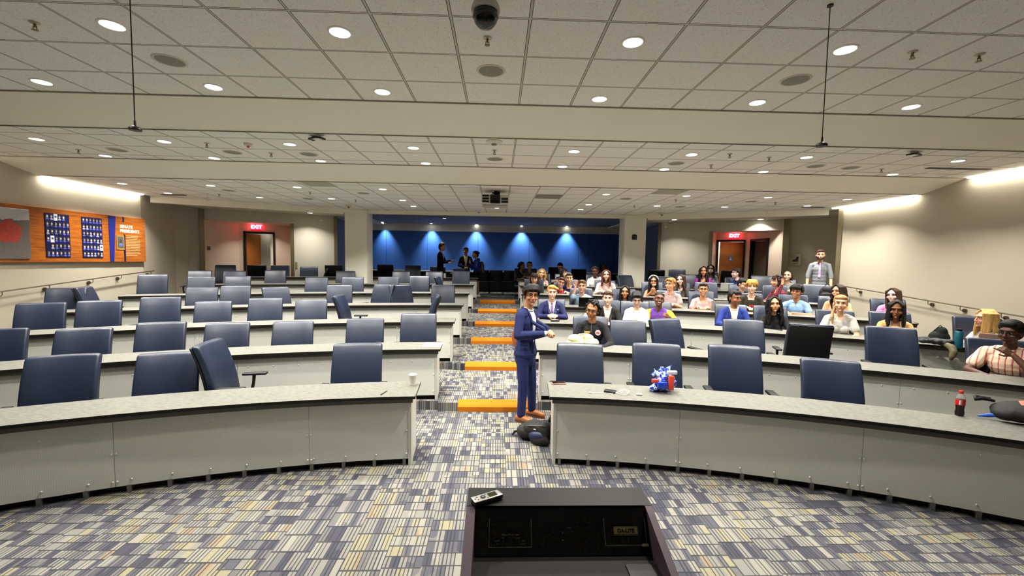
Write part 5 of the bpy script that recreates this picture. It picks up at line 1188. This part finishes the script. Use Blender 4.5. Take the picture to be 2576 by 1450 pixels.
# the group at the back and the man by the wall
def stander(key, label, dyaw, arms, **kw):
    x, y, z, fl_ = PEOPLE[key]; zs = z-fl_-ZSK*1.1
    a2 = {s: dict(e=(e[0], e[1], zs+e[2]), w=(w[0], w[1], zs+w[2]), f=f, u=u, c=c) for s, (e, w, f, u, c) in arms.items()}
    return person(label, (x, y, z), fl_, -math.degrees(math.atan2(x, y))+dyaw, arms=a2, stand=True, hs=1.1, vox=.012, hv=.0075, **kw)
down = lambda s: ((.24*s, .03, -.3), (.25*s, -.06, -.56), (0, -.2, -1), (s, 0, 0), .5)
front = lambda s: ((.25*s, .02, -.29), (.05*s, -.22, -.36), (-.7*s, -.6, -.1), (0, -.3, .9), .6)
r, i = stander('P1', 'tall standing person in a black suit, in profile before the blue wall', 74, {1: ((.25, -.05, -.28), (.14, -.3, -.24), (0, -1, .1), (.3, 0, 1), .6), -1: ((-.25, .0, -.29), (-.15, -.26, -.3), (0, -1, .1), (-.3, 0, 1), .6)}, skin=(206, 152, 124), hair=(60, 44, 30), hstyle='short', top=(18, 18, 20), ttype='jacket', legs=(70, 70, 74), seed=7)
T_ = i['HT']; b = Blob(); b.ell((0, 0, 0), (.074, .088, .045), T_ @ Matrix.Translation((0, -.0, .115))); np_obj('fair_hair_top', [b.skin(.0075, 1)], hair_mat((206, 170, 110)), r)
r, i = stander('P2', 'standing person in a dark suit and white shirt before the blue wall', 4, {s: front(s) for s in (-1, 1)}, skin=(186, 128, 96), hair=K_, hstyle='quiff', top=(26, 25, 26), ttype='jacket', shirt=(240, 232, 206), legs=(22, 22, 26), seed=8)
r, i = stander('P3', 'standing person in a blue hooded top and dark shorts with a grey backpack', -70, {1: ((.24, -.03, -.28), (.1, -.22, -.1), (-.2, -.2, 1), (.4, -.8, 0), .7), -1: ((-.24, -.03, -.28), (-.08, -.2, -.04), (.2, -.1, 1), (-.4, -.8, 0), .7)}, skin=(176, 118, 92), hair=K_, hstyle='bun', top=(30, 52, 150), ttype='hoodie', fem=True, legs=None, seed=9)
tr = Blob()
for hip, kn, an in i['K']: tr.cap(hip, hip.lerp(kn, .6), .1, .09)
tr.ell((0, i['by']+.02, .9), (.16, .13, .14)); np_obj('shorts', [tr.skin(.012, 2)], cloth((24, 22, 26)), r); shoes(r, i, 0, M((236, 230, 226), .5))
bag = thing('backpack', 'slim grey backpack worn by the standing person in the blue hooded top', 'backpack', r.location, r.rotation_euler.z)
bb = Blob(); bb.ell((0, i['by']+.2, i['zs']-.22), (.14, .1, .22)); bb.ell((0, i['by']+.22, i['zs']-.32), (.13, .09, .13)); np_obj('pack_body', [bb.skin(.012)], M((96, 92, 84), .8, bump=.3), bag)
for s in (-1, 1): MB().tube([(.1*s, i['by']+.12, i['zs']-.05), (.1*s, i['by']+.02, i['zs']+.055), (.1*s, i['by']-.125, i['zs']-.08), (.13*s, i['by']-.08, i['zs']-.25), (.12*s, i['by']+.14, i['zs']-.34)], .014, 6).build('shoulder_strap', M((80, 76, 70), .8), bag)
r, i = stander('P36', 'standing bearded person in a grey shirt and lilac tie beside the bare side wall', 0, {s: down(s) for s in (-1, 1)}, skin=(226, 168, 136), hair=(58, 36, 26), hstyle='short', top=(130, 134, 140), ttype='rolled', tie=(206, 178, 226), legs=(24, 23, 25), beard=(44, 28, 22), hy=3, seed=11)
# ---------------------------------------------------------------- lectern in the foreground
PURPLIT = M((86, 66, 78), .55, var=.3, scale=240); LBLK = M((15, 14, 12), .5, var=.5, scale=300, bump=.2); GLOSS = M((6, 6, 8), .12); SHELF = M((30, 27, 28), .7, var=.35, scale=300, bump=.3)  # purple-grey of the panels paints in light reflected off their slope
le = thing('lectern', 'black-topped lectern in the foreground with a recessed control panel', 'lectern')
xl, xr, xi, xo = -.114, .634, -.078, .606
def sect(m, x0, x1, prof, mi=0):
    k = len(prof); m.add([(x, a, b) for x in (x0, x1) for a, b in prof], [tuple(range(k))[::-1], tuple(range(k, 2*k))]+[(j, (j+1) % k, k+(j+1) % k, k+j) for j in range(k)], mi); return m
sect(MB(), xl, xr, [(1.64, 1.072), (1.64, 1.1), (1.775, 1.1), (1.775, 1.06)]).build('top_ledge', LBLK, le)
for a, b, nm in ((xl, xi, 'side_panel'), (xo, xr, 'side_panel')):
    sect(MB(), a, b, [(1.05, .02), (1.05, .905), (1.60, 1.088), (1.645, 1.1), (1.76, 1.06), (1.74, .02)]).build(nm, PURPLIT, le)
sect(MB(), xl+.02, xr-.02, [(1.735, 0.03), (1.735, 1.07), (1.76, 1.07), (1.76, .03)]).build('front_panel', PURPLIT, le)
sect(MB(), xl-.01, xr+.01, [(1.0, 0), (1.0, .05), (1.78, .05), (1.78, 0)]).build('base', LBLK, le)
tilt = math.atan2(.157*.87, .157*.5)
PM = Matrix.Translation((0, 1.551, .956)) @ Matrix.Rotation(tilt, 4, 'X')
cp = MB().box(xi, xo, 0, .16, -.012, 0, mtx=PM).build('control_panel', GLOSS, le)
sect(MB(), xi, xo, [(1.06, .93), (1.06, .95), (1.556, .95), (1.556, .93)]).build('shelf', SHELF, le)
MB().box(.49, xo, 1.06, 1.5, .95, .956).build('cable_hatch', M((26, 24, 24), .5), le)
GL = M((120, 122, 124), .4); GOLD = M((136, 126, 84), .4); INK = M((10, 10, 10), .5)
def frame_rect(nm, x0, x1, y0, y1, top=True):
    m = MB(); w_ = .0016
    m.box(x0, x0+w_, y0, y1, 0, .002, mtx=PM).box(x1-w_, x1, y0, y1, 0, .002, mtx=PM).box(x0, x1, y0, y0+w_, 0, .002, mtx=PM); return m.build(nm, GL, cp)
def pan(nm, x0, x1, y0, y1, mat, h=.0025): return MB().box(x0, x1, y0, y1, 0, h, mtx=PM).build(nm, mat, cp)
frame_rect('unit_outline', -.022, .144, .026, .125); frame_rect('unit_outline', .43, .595, .030, .125)
pan('timer_display', .012, .105, .088, .112, M((10, 10, 14), .1))
TX = M((104, 106, 108), .5)
def ltext(s, size, x, y, mat=TX, h=.001): return text(s, size, mat, cp, PM @ Matrix.Translation((x, y, h)), depth=.0006, align='CENTER')
ltext('Digital CountTimer', .0088, .062, .066); ltext('SET', .006, .034, .056); ltext('MODE', .006, .09, .056); ltext('START', .005, .012, .046); ltext('STOP', .005, .112, .046); ltext('UP', .005, .012, .036); ltext('CLEAR', .005, .112, .036)
ltext('UNIT', .006, .29, .089); ltext('UP', .0055, .265, .073); ltext('DN', .0055, .265, .048)
pan('maker_plate', .468, .562, .069, .092, GOLD); pan('maker_plate_line', .468, .562, .0935, .095, GOLD); pan('maker_plate_line', .468, .562, .065, .0665, GOLD)
text('DA-LITE', .0185, INK, cp, PM @ Matrix.Translation((.515, .0745, .003)), depth=.0004, align='CENTER', sx=1.0, bold=.0008)
pan('cable_label', .575, .6, .027, .036, M((150, 146, 128), .5))
# voice recorder on the ledge
vr = thing('voice_recorder', 'silver handheld voice recorder lying on the lectern ledge', 'recorder', (-.035, 1.672, 1.1), .50)
MB().rbox(.062, .0225, .010, .006, 3, c=(0, 0, .011)).build('body', M((52, 50, 48), .4), vr, smooth=True); MB().rbox(.061, .0215, .002, .0015, 2, c=(0, 0, .0205)).build('face', M((206, 204, 198), .3, .4), vr, smooth=True)
MB().rbox(.019, .0145, .001, .001, 1, c=(.026, 0, .0228)).build('screen', M((56, 56, 40), .15), vr)
MB().cyl((-.016, 0, .022), (-.016, 0, .0245), .011, n=20).build('dial', M((60, 60, 60), .3), vr); MB().cyl((-.016, 0, .0244), (-.016, 0, .0255), .005, n=16).build('dial_button', M((170, 168, 160), .3), vr)
for x, y in ((-.04, .009), (-.04, -.009), (.0, .013), (.0, -.013), (-.05, 0)): MB().cyl((x, y, .022), (x, y, .0238), .0032, n=10).build('button', M((110, 108, 104), .4), vr)
MB().rbox(.007, .02, .009, .005, 2, c=(.062, 0, .0125)).build('mic_end', M((180, 178, 172), .25, .7), vr, smooth=True)
# ---------------------------------------------------------------- things on the front desks
def top_z(n): return (n-1)*RISE+.7305
c = thing('paper_cup', 'white paper cup near the aisle end of the emptier front desk', 'cup', (-.90, 4.52, top_z(1)))
MB().lathe([(.0001, .002), (.031, .002), (.032, 0), (.044, .108), (.0465, .112), (.0455, .115), (.043, .112), (.031, .01), (.0001, .008)], n=28).build('cup_body', M((244, 240, 230), .5), c, smooth=True)
p = thing('pen', 'dark pen lying on the emptier front desk', 'pen', (-1.13, 4.22, top_z(1)+.005), 1.35)
MB().tube([(-.07, 0, 0), (-.06, 0, 0), (.05, 0, 0), (.068, 0, 0), (.075, 0, 0)], [.002, .0042, .0045, .003, .001], 8).build('barrel', M((50, 46, 42), .4), p, smooth=True); MB().box(-.06, -.02, -.001, .001, .004, .0065).build('clip', M((150, 148, 140), .3, .7), p)
p = thing('paper_sheets', 'white sheet with yellow and blue notes on the emptier second desk', 'paper', (-.925, 6.1, top_z(2)))
MB().box(-.13, .13, -.14, .14, 0, .003).build('sheet', M((236, 234, 222), .7), p); MB().box(-.06, .12, -.12, .12, .003, .005).build('yellow_note', M((234, 228, 130), .7), p); MB().box(-.08, .04, .02, .12, .005, .0065).build('blue_note', M((176, 208, 228), .7), p)
c = thing('paper_cup', 'white cup standing on the rearmost desk beside the tall standing person', 'cup', (-1.85, 14.8, top_z(7)))
MB().lathe([(.0001, 0), (.036, 0), (.045, .15), (.042, .15), (.0001, .145)], n=20).build('cup_body', M((246, 244, 236), .5), c, smooth=True)
# phone in a pink case, power bank with cable, tag box
p = thing('phone', 'phone in a pink case at the aisle corner of the crowded front desk', 'phone', (.685, 4.60, top_z(1)), .12)
MB().rbox(.078, .038, .0065, .005, 2, c=(0, 0, .0065)).build('case', M((214, 150, 130), .5), p, smooth=True); MB().rbox(.073, .034, .001, .001, 1, c=(0, 0, .0132)).build('screen', M((30, 12, 12), .08), p)
p = thing('power_bank', 'black power bank with a white cable on the crowded front desk', 'power bank', (1.18, 4.30, top_z(1)), -.5)
MB().rbox(.058, .036, .011, .006, 3, c=(0, 0, .011)).build('body', M((22, 22, 24), .4), p, smooth=True)
rr_ = random.Random(2)
pts = [(.058, -.01, .012), (.09, -.02, .008)]+[(.13+.05*math.cos(a)+.004*k/6, .02+.055*math.sin(a), .006+.0012*k) for k, a in enumerate([-2+4*PI*j/26 for j in range(27)])]
MB().tube(pts, .0026, 6).build('cable', M((238, 236, 228), .4), p, smooth=True)
MB().tube([(.06, -.014, .01), (.02, -.06, .005), (-.06, -.07, .004), (-.16, -.13, .004)], .0026, 6).build('cable_tail', M((238, 236, 228), .4), p, smooth=True); MB().rbox(.014, .008, .005, .003, 1, c=(-.172, -.136, .006)).build('plug', M((242, 240, 234), .4), p)
p = thing('plastic_remote', 'small pale grey gadget with a raised edge on the crowded front desk', 'gadget', (1.455, 4.21, top_z(1)), -.3)
MB().rbox(.028, .022, .008, .004, 2, c=(0, 0, .008)).build('case', M((196, 192, 180), .5), p, smooth=True); MB().rbox(.012, .01, .001, .001, 1, c=(.004, 0, .0165)).build('window', M((150, 146, 134), .4), p)
# crumpled plastic bag full of blue packs
t = NT('blue_plastic'); nz = t.noise(t.coord('Object'), 17, 3, .6)
t.base(t.ramp(nz[0], [(.2, lin((22, 36, 150))), (.42, lin((30, 64, 210))), (.5, lin((200, 220, 246))), (.56, lin((236, 240, 248))), (.6, lin((40, 110, 220))), (.75, lin((24, 30, 140)))], True)); t.set(.18, 0, .6); t.bump(t.noise(t.coord('Object'), 26, 4)[0], .9, .02)
pb = thing('plastic_bag', 'crumpled clear plastic bag of blue and white packs on the crowded front desk', 'bag', (1.74, 4.36, top_z(1)))
rb = random.Random(9); b = Blob()
for k in range(46):
    a = rb.uniform(0, 2*PI); rad = rb.uniform(0, .115); z = rb.uniform(.025, .24-rad*1.1); x = rad*math.cos(a)*1.1; y = rad*math.sin(a)*.8
    if x < -.05: z *= .72
    b.ell((x, y, max(.03, z)), (rb.uniform(.025, .05), rb.uniform(.02, .04), rb.uniform(.022, .05)), Matrix.Rotation(rb.uniform(0, 3), 4, Vector((rb.uniform(-1, 1), rb.uniform(-1, 1), rb.uniform(-1, 1))).normalized()), 10)
for k in range(10): b.cap((rb.uniform(-.1, .1), rb.uniform(-.06, .02), rb.uniform(.16, .2)), (rb.uniform(-.09, .12), rb.uniform(-.06, .02), rb.uniform(.2, .27)), .016, .006)
v, f = b.skin(.006, 1); v[:, 2] = np.maximum(v[:, 2], .001); np_obj('bag_bundle', [(v, f)], t.m, pb)
MB().rbox(.026, .02, .075, .008, 2, c=(.055, -.115, .12)).build('red_pack', M((222, 76, 50), .35), pb, smooth=True); MB().rbox(.034, .016, .02, .006, 2, c=(-.1, -.085, .13)).build('red_flap', M((216, 80, 64), .35), pb, smooth=True)
MB().rbox(.05, .02, .035, .008, 2, c=(-.03, -.105, .09)).build('blue_pack', M((30, 66, 190), .25), pb, smooth=True); MB().rbox(.05, .02, .02, .008, 2, c=(.07, -.09, .22)).build('pale_pack', M((206, 220, 236), .25), pb, smooth=True)
# cola bottle
sb = thing('soda_bottle', 'plastic bottle of dark cola with a red cap and red label', 'bottle', (4.235, 3.67, top_z(1)))
MB().lathe([(.0001, 0), (.026, 0), (.031, .008), (.033, .03), (.0285, .06), (.031, .085), (.0335, .105), (.0335, .118), (.0001, .118)], n=28).build('cola', M((30, 10, 8), .1), sb, smooth=True)
MB().lathe([(.0337, .1), (.0342, .102), (.0342, .148), (.0337, .15), (.033, .15)], n=28).build('label', M((196, 26, 34), .35), sb, smooth=True)
t = NT('clear_plastic'); t.base((.95, .9, .88)); t.set(.05); t.b.inputs['Transmission Weight'].default_value = .85; t.b.inputs['IOR'].default_value = 1.2
MB().lathe([(.0336, .118), (.0336, .15), (.032, .168), (.024, .188), (.0145, .204), (.0135, .214)], n=28).build('bottle_neck', t.m, sb, smooth=True)
MB().lathe([(.0155, .205), (.0165, .207), (.0165, .226), (.015, .23), (.0001, .23)], n=24).build('cap', M((206, 40, 36), .4), sb, smooth=True)
MB().box(-.0345, .0, -.03, -.02, .108, .144).build('label_panel', M((226, 200, 190), .4), sb)
# backpacks
def pack(name, label, loc, rz, shape, mat, voxel=.008, smooth=3, clampz=True):
    o = thing(name, label, 'backpack', loc, rz); b = Blob(); shape(b); v, f = b.skin(voxel, smooth)
    if clampz: v[:, 2] = np.maximum(v[:, 2], .0)
    np_obj('bag_body', [(v, f)], mat, o); return o
BAG = M((34, 32, 31), .75, var=.25, scale=40, bump=.3)
def s1(b):
    for x, y, rx, ry in ((-.05, .0, .19, .16), (.12, .02, .2, .16), (.0, .05, .2, .13)): b.ell((x, y, .085), (rx, ry, .085))
    b.ell((-.16, -.03, .07), (.09, .1, .06)); b.ell((.1, -.04, .11), (.16, .1, .06))
o = pack('backpack', 'black backpack with orange lettering lying on the crowded front desk, at the picture edge', (4.66, 3.50, top_z(1)), -.42, s1, BAG)
MB().tube([(-.2, -.085, .085), (-.05, -.155, .11), (.15, -.15, .12), (.28, -.1, .11)], .006, 6).build('zip', M((70, 68, 64), .5), o)
MB().tube([(-.19, .06, .15), (-.27, .06, .165), (-.33, .04, .15), (-.3, .1, .16), (-.2, .1, .16)], [.012, .02, .014, .02, .012], 8).build('grab_handle', M((26, 25, 25), .6), o, smooth=True)
MB().tube([(-.2, -.04, .05), (-.27, -.03, .035), (-.34, -.03, .02)], [.016, .018, .006], 8).build('blue_tag', M((36, 84, 190), .5), o, smooth=True)
for k in range(2): MB().rbox(.052, .004, .03, .003, 2, fn=lambda p: (p.x, p.y, p.z+.006*math.cos(p.x*60))).build('orange_letter', M((240, 140, 110), .5), o).matrix_local = Matrix.Translation((-.02+.12*k, -.03, .175)) @ Matrix.Rotation(-1.0, 4, 'X')
def s2(b):
    b.ell((.02, 0, .11), (.19, .13, .12)); b.ell((-.1, -.02, .085), (.12, .11, .09)); b.ell((.12, .0, .12), (.1, .12, .13)); b.ell((.0, -.06, .14), (.13, .07, .08)); b.ell((.1, -.1, .05), (.12, .07, .07))
o = pack('backpack', 'black backpack with a navy pocket on the aisle carpet by the brown loafers', (.455, 4.83, 0), -.5, s2, BAG)
b = Blob(); b.ell((.07, -.115, .09), (.1, .05, .06)); np_obj('navy_pocket', [b.skin(.008)], M((34, 40, 74), .5, bump=.4), o)
MB().tube([(-.14, -.06, .15), (-.02, -.12, .2), (.12, -.1, .22), (.18, -.04, .19)], .007, 6).build('zip', M((90, 84, 74), .5), o); MB().rbox(.016, .003, .005, .002, 1, c=(.05, -.125, .17)).build('logo_tag', M((200, 196, 186), .5), o)
MB().tube([(.14, .04, .2), (.18, .08, .28), (.24, .05, .29), (.22, .0, .2)], [.02, .028, .026, .018], 8).build('top_flap', M((24, 23, 23), .7), o, smooth=True); MB().tube([(-.18, 0, .07), (-.25, -.02, .05), (-.28, -.03, .01)], [.014, .016, .01], 8).build('strap', M((24, 23, 23), .7), o, smooth=True)
MB().tube([(-.14, .05, .15), (-.22, .06, .16), (-.28, .08, .14)], .006, 6).build('pull_cord', M((24, 23, 23), .7), o)
def s3(b):
    b.ell((0, 0, .2), (.16, .1, .21)); b.ell((0, -.06, .15), (.14, .08, .14)); b.ell((.02, -.03, .3), (.13, .09, .11))
o = pack('backpack', 'bulky black backpack standing on the desk behind the peach-topped person', (7.66, 9.62, top_z(5)), -.6, s3, M((26, 25, 27), .6, var=.4, scale=30, bump=.6))
MB().tube([(-.05, .02, .39), (0, .02, .45), (.05, .02, .39)], .01, 6).build('grab_handle', M((20, 20, 20), .6), o)
MB().tube([(-.1, -.13, .22), (0, -.155, .24), (.1, -.13, .22)], .006, 6).build('zip', M((110, 108, 104), .4), o)
# cream tote in front of the person in black fleece
b = Blob(); rb = random.Random(4)
b.ell((0, 0, .07), (.23, .12, .085)); b.ell((-.1, -.01, .12), (.11, .09, .07)); b.ell((.04, 0, .14), (.13, .09, .06)); b.ell((.15, .0, .07), (.1, .1, .06))
for k in range(12): a = rb.uniform(-.2, .18); b.cap((a, -.1, .02), (a*.3, -.03, .19), .016, .012)
tb = thing('tote_bag', 'crumpled cream canvas bag on the desk before the person in black fleece', 'bag', (1.22, 6.02, top_z(2)), .05)
v, f = b.skin(.008, 3); v[:, 2] = np.maximum(v[:, 2], 0); np_obj('bag_body', [(v, f)], cloth((228, 216, 178)), tb)
MB().tube([(-.06, -.06, .19), (0, -.08, .205), (.02, -.1, .15), (.0, -.12, .06)], .012, 6).build('strap', cloth((216, 202, 160)), tb, smooth=True)
# brown satchel behind the standing man
b = Blob(); b.ell((0, 0, .0), (.05, .12, .13)); b.ell((0, -.02, -.05), (.05, .12, .1))
sx = thing('satchel', 'brown leather satchel hanging behind the standing person in the navy suit', 'bag', (.265, 5.62, 1.05), .5)
np_obj('bag_body', [b.skin(.008)], M((150, 78, 36), .5, bump=.3), sx); MB().tube([(0, -.06, .1), (.02, -.05, .24), (.06, 0, .36)], .007, 6).build('strap', M((120, 60, 30), .5), sx)
# things on the other desks
def bottle(name, label, x, y, n, r, h, col, capc, band=None, rough=.35):
    o = thing(name, label, 'bottle', (x, y, top_z(n)))
    MB().lathe([(.0001, 0), (r*.95, 0), (r, .01), (r, h*.82), (r*.75, h*.88), (r*.6, h*.9), (.0001, h*.9)], n=22).build('bottle_body', M(col, rough), o, smooth=True); MB().lathe([(r*.62, h*.88), (r*.66, h*.9), (r*.66, h), (.0001, h)], n=20).build('cap', M(capc, .4), o, smooth=True)
    if band: MB().lathe([(r*1.01, h*.35), (r*1.02, h*.36), (r*1.02, h*.62), (r*1.01, h*.63)], n=22).build('label', M(band, .4), o, smooth=True)
    return o
o = bottle('water_bottle', 'teal metal water bottle with a pink sticker on the desk near the laptop', 6.36, 5.6, 3, .048, .27, (22, 84, 104), (14, 18, 24))
MB().cyl((.02, -.049, .15), (.021, -.052, .15), .02, n=16).build('sticker', M((232, 96, 130), .5), o)
bottle('water_bottle', 'clear plastic water bottle with a blue label beside the ginger-haired person', 1.56, 7.42, 3, .033, .2, (206, 214, 216), (236, 236, 236), (50, 90, 170), .15)
def laptop(label, x, y, n, rz, col, backc=None, w=.165, screen=None):
    o = thing('laptop', label, 'laptop', (x, y, top_z(n)), rz)
    MB().rbox(w, .115, .008, .006, 2, c=(0, .0, .008)).build('base', M(col, .35, .4), o, smooth=True)
    l = MB().rbox(w, .108, .004, .004, 2).build('lid', M(backc or col, .3, .4), o, smooth=True); l.matrix_local = Matrix.Translation((0, -.145, .112)) @ Matrix.Rotation(math.radians(108), 4, 'X')
    return o, l
laptop('pale rose laptop open in front of the blond person, lid toward the room', 6.90, 5.62, 3, -.78, (196, 158, 148))
o, l = laptop('black laptop with a small green mark, open in front of the waving person', 1.99, 9.32, 4, -.2, (16, 16, 18), w=.19); MB().box(-.02, .01, -.01, .01, -.006, -.0045).build('green_mark', M((60, 150, 60), .4), l)
laptop('silver laptop open in front of the person in the pink t-shirt', 4.72, 8.86, 4, -.45, (170, 168, 162), w=.16)
laptop('white laptop open in front of the person in the bright blue jacket', 6.55, 11.92, 6, -.5, (226, 226, 222))
laptop('pale laptop open in front of the person in the white hoodie', 3.12, 12.98, 6, -.2, (206, 206, 202))
laptop('grey laptop open before the person with black wavy hair', 1.95, 13.05, 6, -.1, (176, 178, 178))
o = thing('cardboard_box', 'open tan cardboard box on the desk beside the magenta dress', 'box', (6.62, 12.15, top_z(6)), -.45)
MB().box(-.1, .1, -.07, .07, 0, .14).build('box_body', M((182, 134, 90), .8), o); MB().box(-.11, .11, -.08, -.07, .13, .15).build('flap', M((196, 150, 104), .8), o)
o = thing('clipboard_stack', 'stack of pale folders with brown edges on the desk below the headband', 'stack', (3.86, 9.36, top_z(4)+.0), -.32)
MB().rbox(.17, .1, .022, .006, 1, c=(0, 0, .022)).build('lower_folder', M((150, 106, 66), .6), o); MB().rbox(.18, .11, .02, .012, 1, c=(0, 0, .064)).build('upper_folder', M((216, 212, 204), .5), o)
o = thing('coat', 'dark padded coat folded on the desk edge beside the tan sweater', 'coat', (6.12, 5.75, top_z(3)), -.75); b = Blob(); rb = random.Random(6)
for k in range(16): b.ell((rb.uniform(-.2, .2), rb.uniform(-.08, .06), .045+rb.uniform(0, .05)), (rb.uniform(.06, .1), rb.uniform(.04, .06), .035), Matrix.Rotation(rb.uniform(-1, 1), 4, 'Z'), 10)
v, f = b.skin(.009, 2); v[:, 2] = np.maximum(v[:, 2], 0); np_obj('coat_body', [(v, f)], M((42, 42, 48), .6, bump=.3), o)
b = Blob(); b.chain([(.15, -.08, .05), (.2, -.18, .03), (.215, -.235, -.02), (.2, -.25, -.08), (.19, -.25, -.12)], [.035, .045, .04, .034, .02]); np_obj('coat_sleeve', [b.skin(.009, 2)], M((92, 84, 58), .7, bump=.3), o)
o = thing('shoulder_bag', 'black bag slumped against the chair beside the blond person', 'bag', (6.46, 5.95, top_z(3)), -.7); b = Blob()
b.ell((0, 0, .09), (.12, .08, .1)); b.ell((.02, 0, .17), (.07, .06, .08)); v, f = b.skin(.009, 2); v[:, 2] = np.maximum(v[:, 2], 0); np_obj('bag_body', [(v, f)], M((22, 24, 22), .8, bump=.3), o)
MB().tube([(-.08, 0, .15), (.0, -.02, .27), (.09, 0, .16)], .008, 6).build('strap', M((40, 42, 40), .7), o)
o = thing('phone', 'dark phone lying before the suited person with ginger hair', 'phone', (1.06, 7.75, top_z(3)), .3); MB().rbox(.075, .04, .018, .008, 2, c=(0, 0, .018)).build('body', M((50, 50, 54), .3), o, smooth=True); MB().rbox(.05, .025, .002, .001, 1, c=(0, 0, .037)).build('screen', M((150, 150, 156), .2), o)
o = thing('white_cup', 'white paper cup held by the person in the royal blue blazer', 'cup', (4.37, 7.1, top_z(3)), 0); MB().lathe([(.0001, 0), (.03, 0), (.042, .11), (.039, .11), (.0001, .1)], n=20).build('cup_body', M((240, 238, 230), .5), o, smooth=True)
o = thing('sandwich', 'small pale sandwich held to the mouth of the person with the headband', 'food', (0, 0, 0)); P_ = PEOPLE['P22']; o.location = (P_[0]-.04, P_[1]-.16, P_[2]-.075); MB().rbox(.045, .02, .018, .01, 2).build('bread', M((222, 206, 176), .8), o, smooth=True)
o = thing('paper_cup', 'white cup at the lips of the person in profile with black wavy hair', 'cup', (0, 0, 0)); P_ = PEOPLE['P9']; o.location = (P_[0]+.13, P_[1]-.08, P_[2]-.1); MB().lathe([(.0001, 0), (.03, 0), (.038, .1), (.0001, .1)], n=16).build('cup_body', M((240, 238, 230), .5), o, smooth=True)
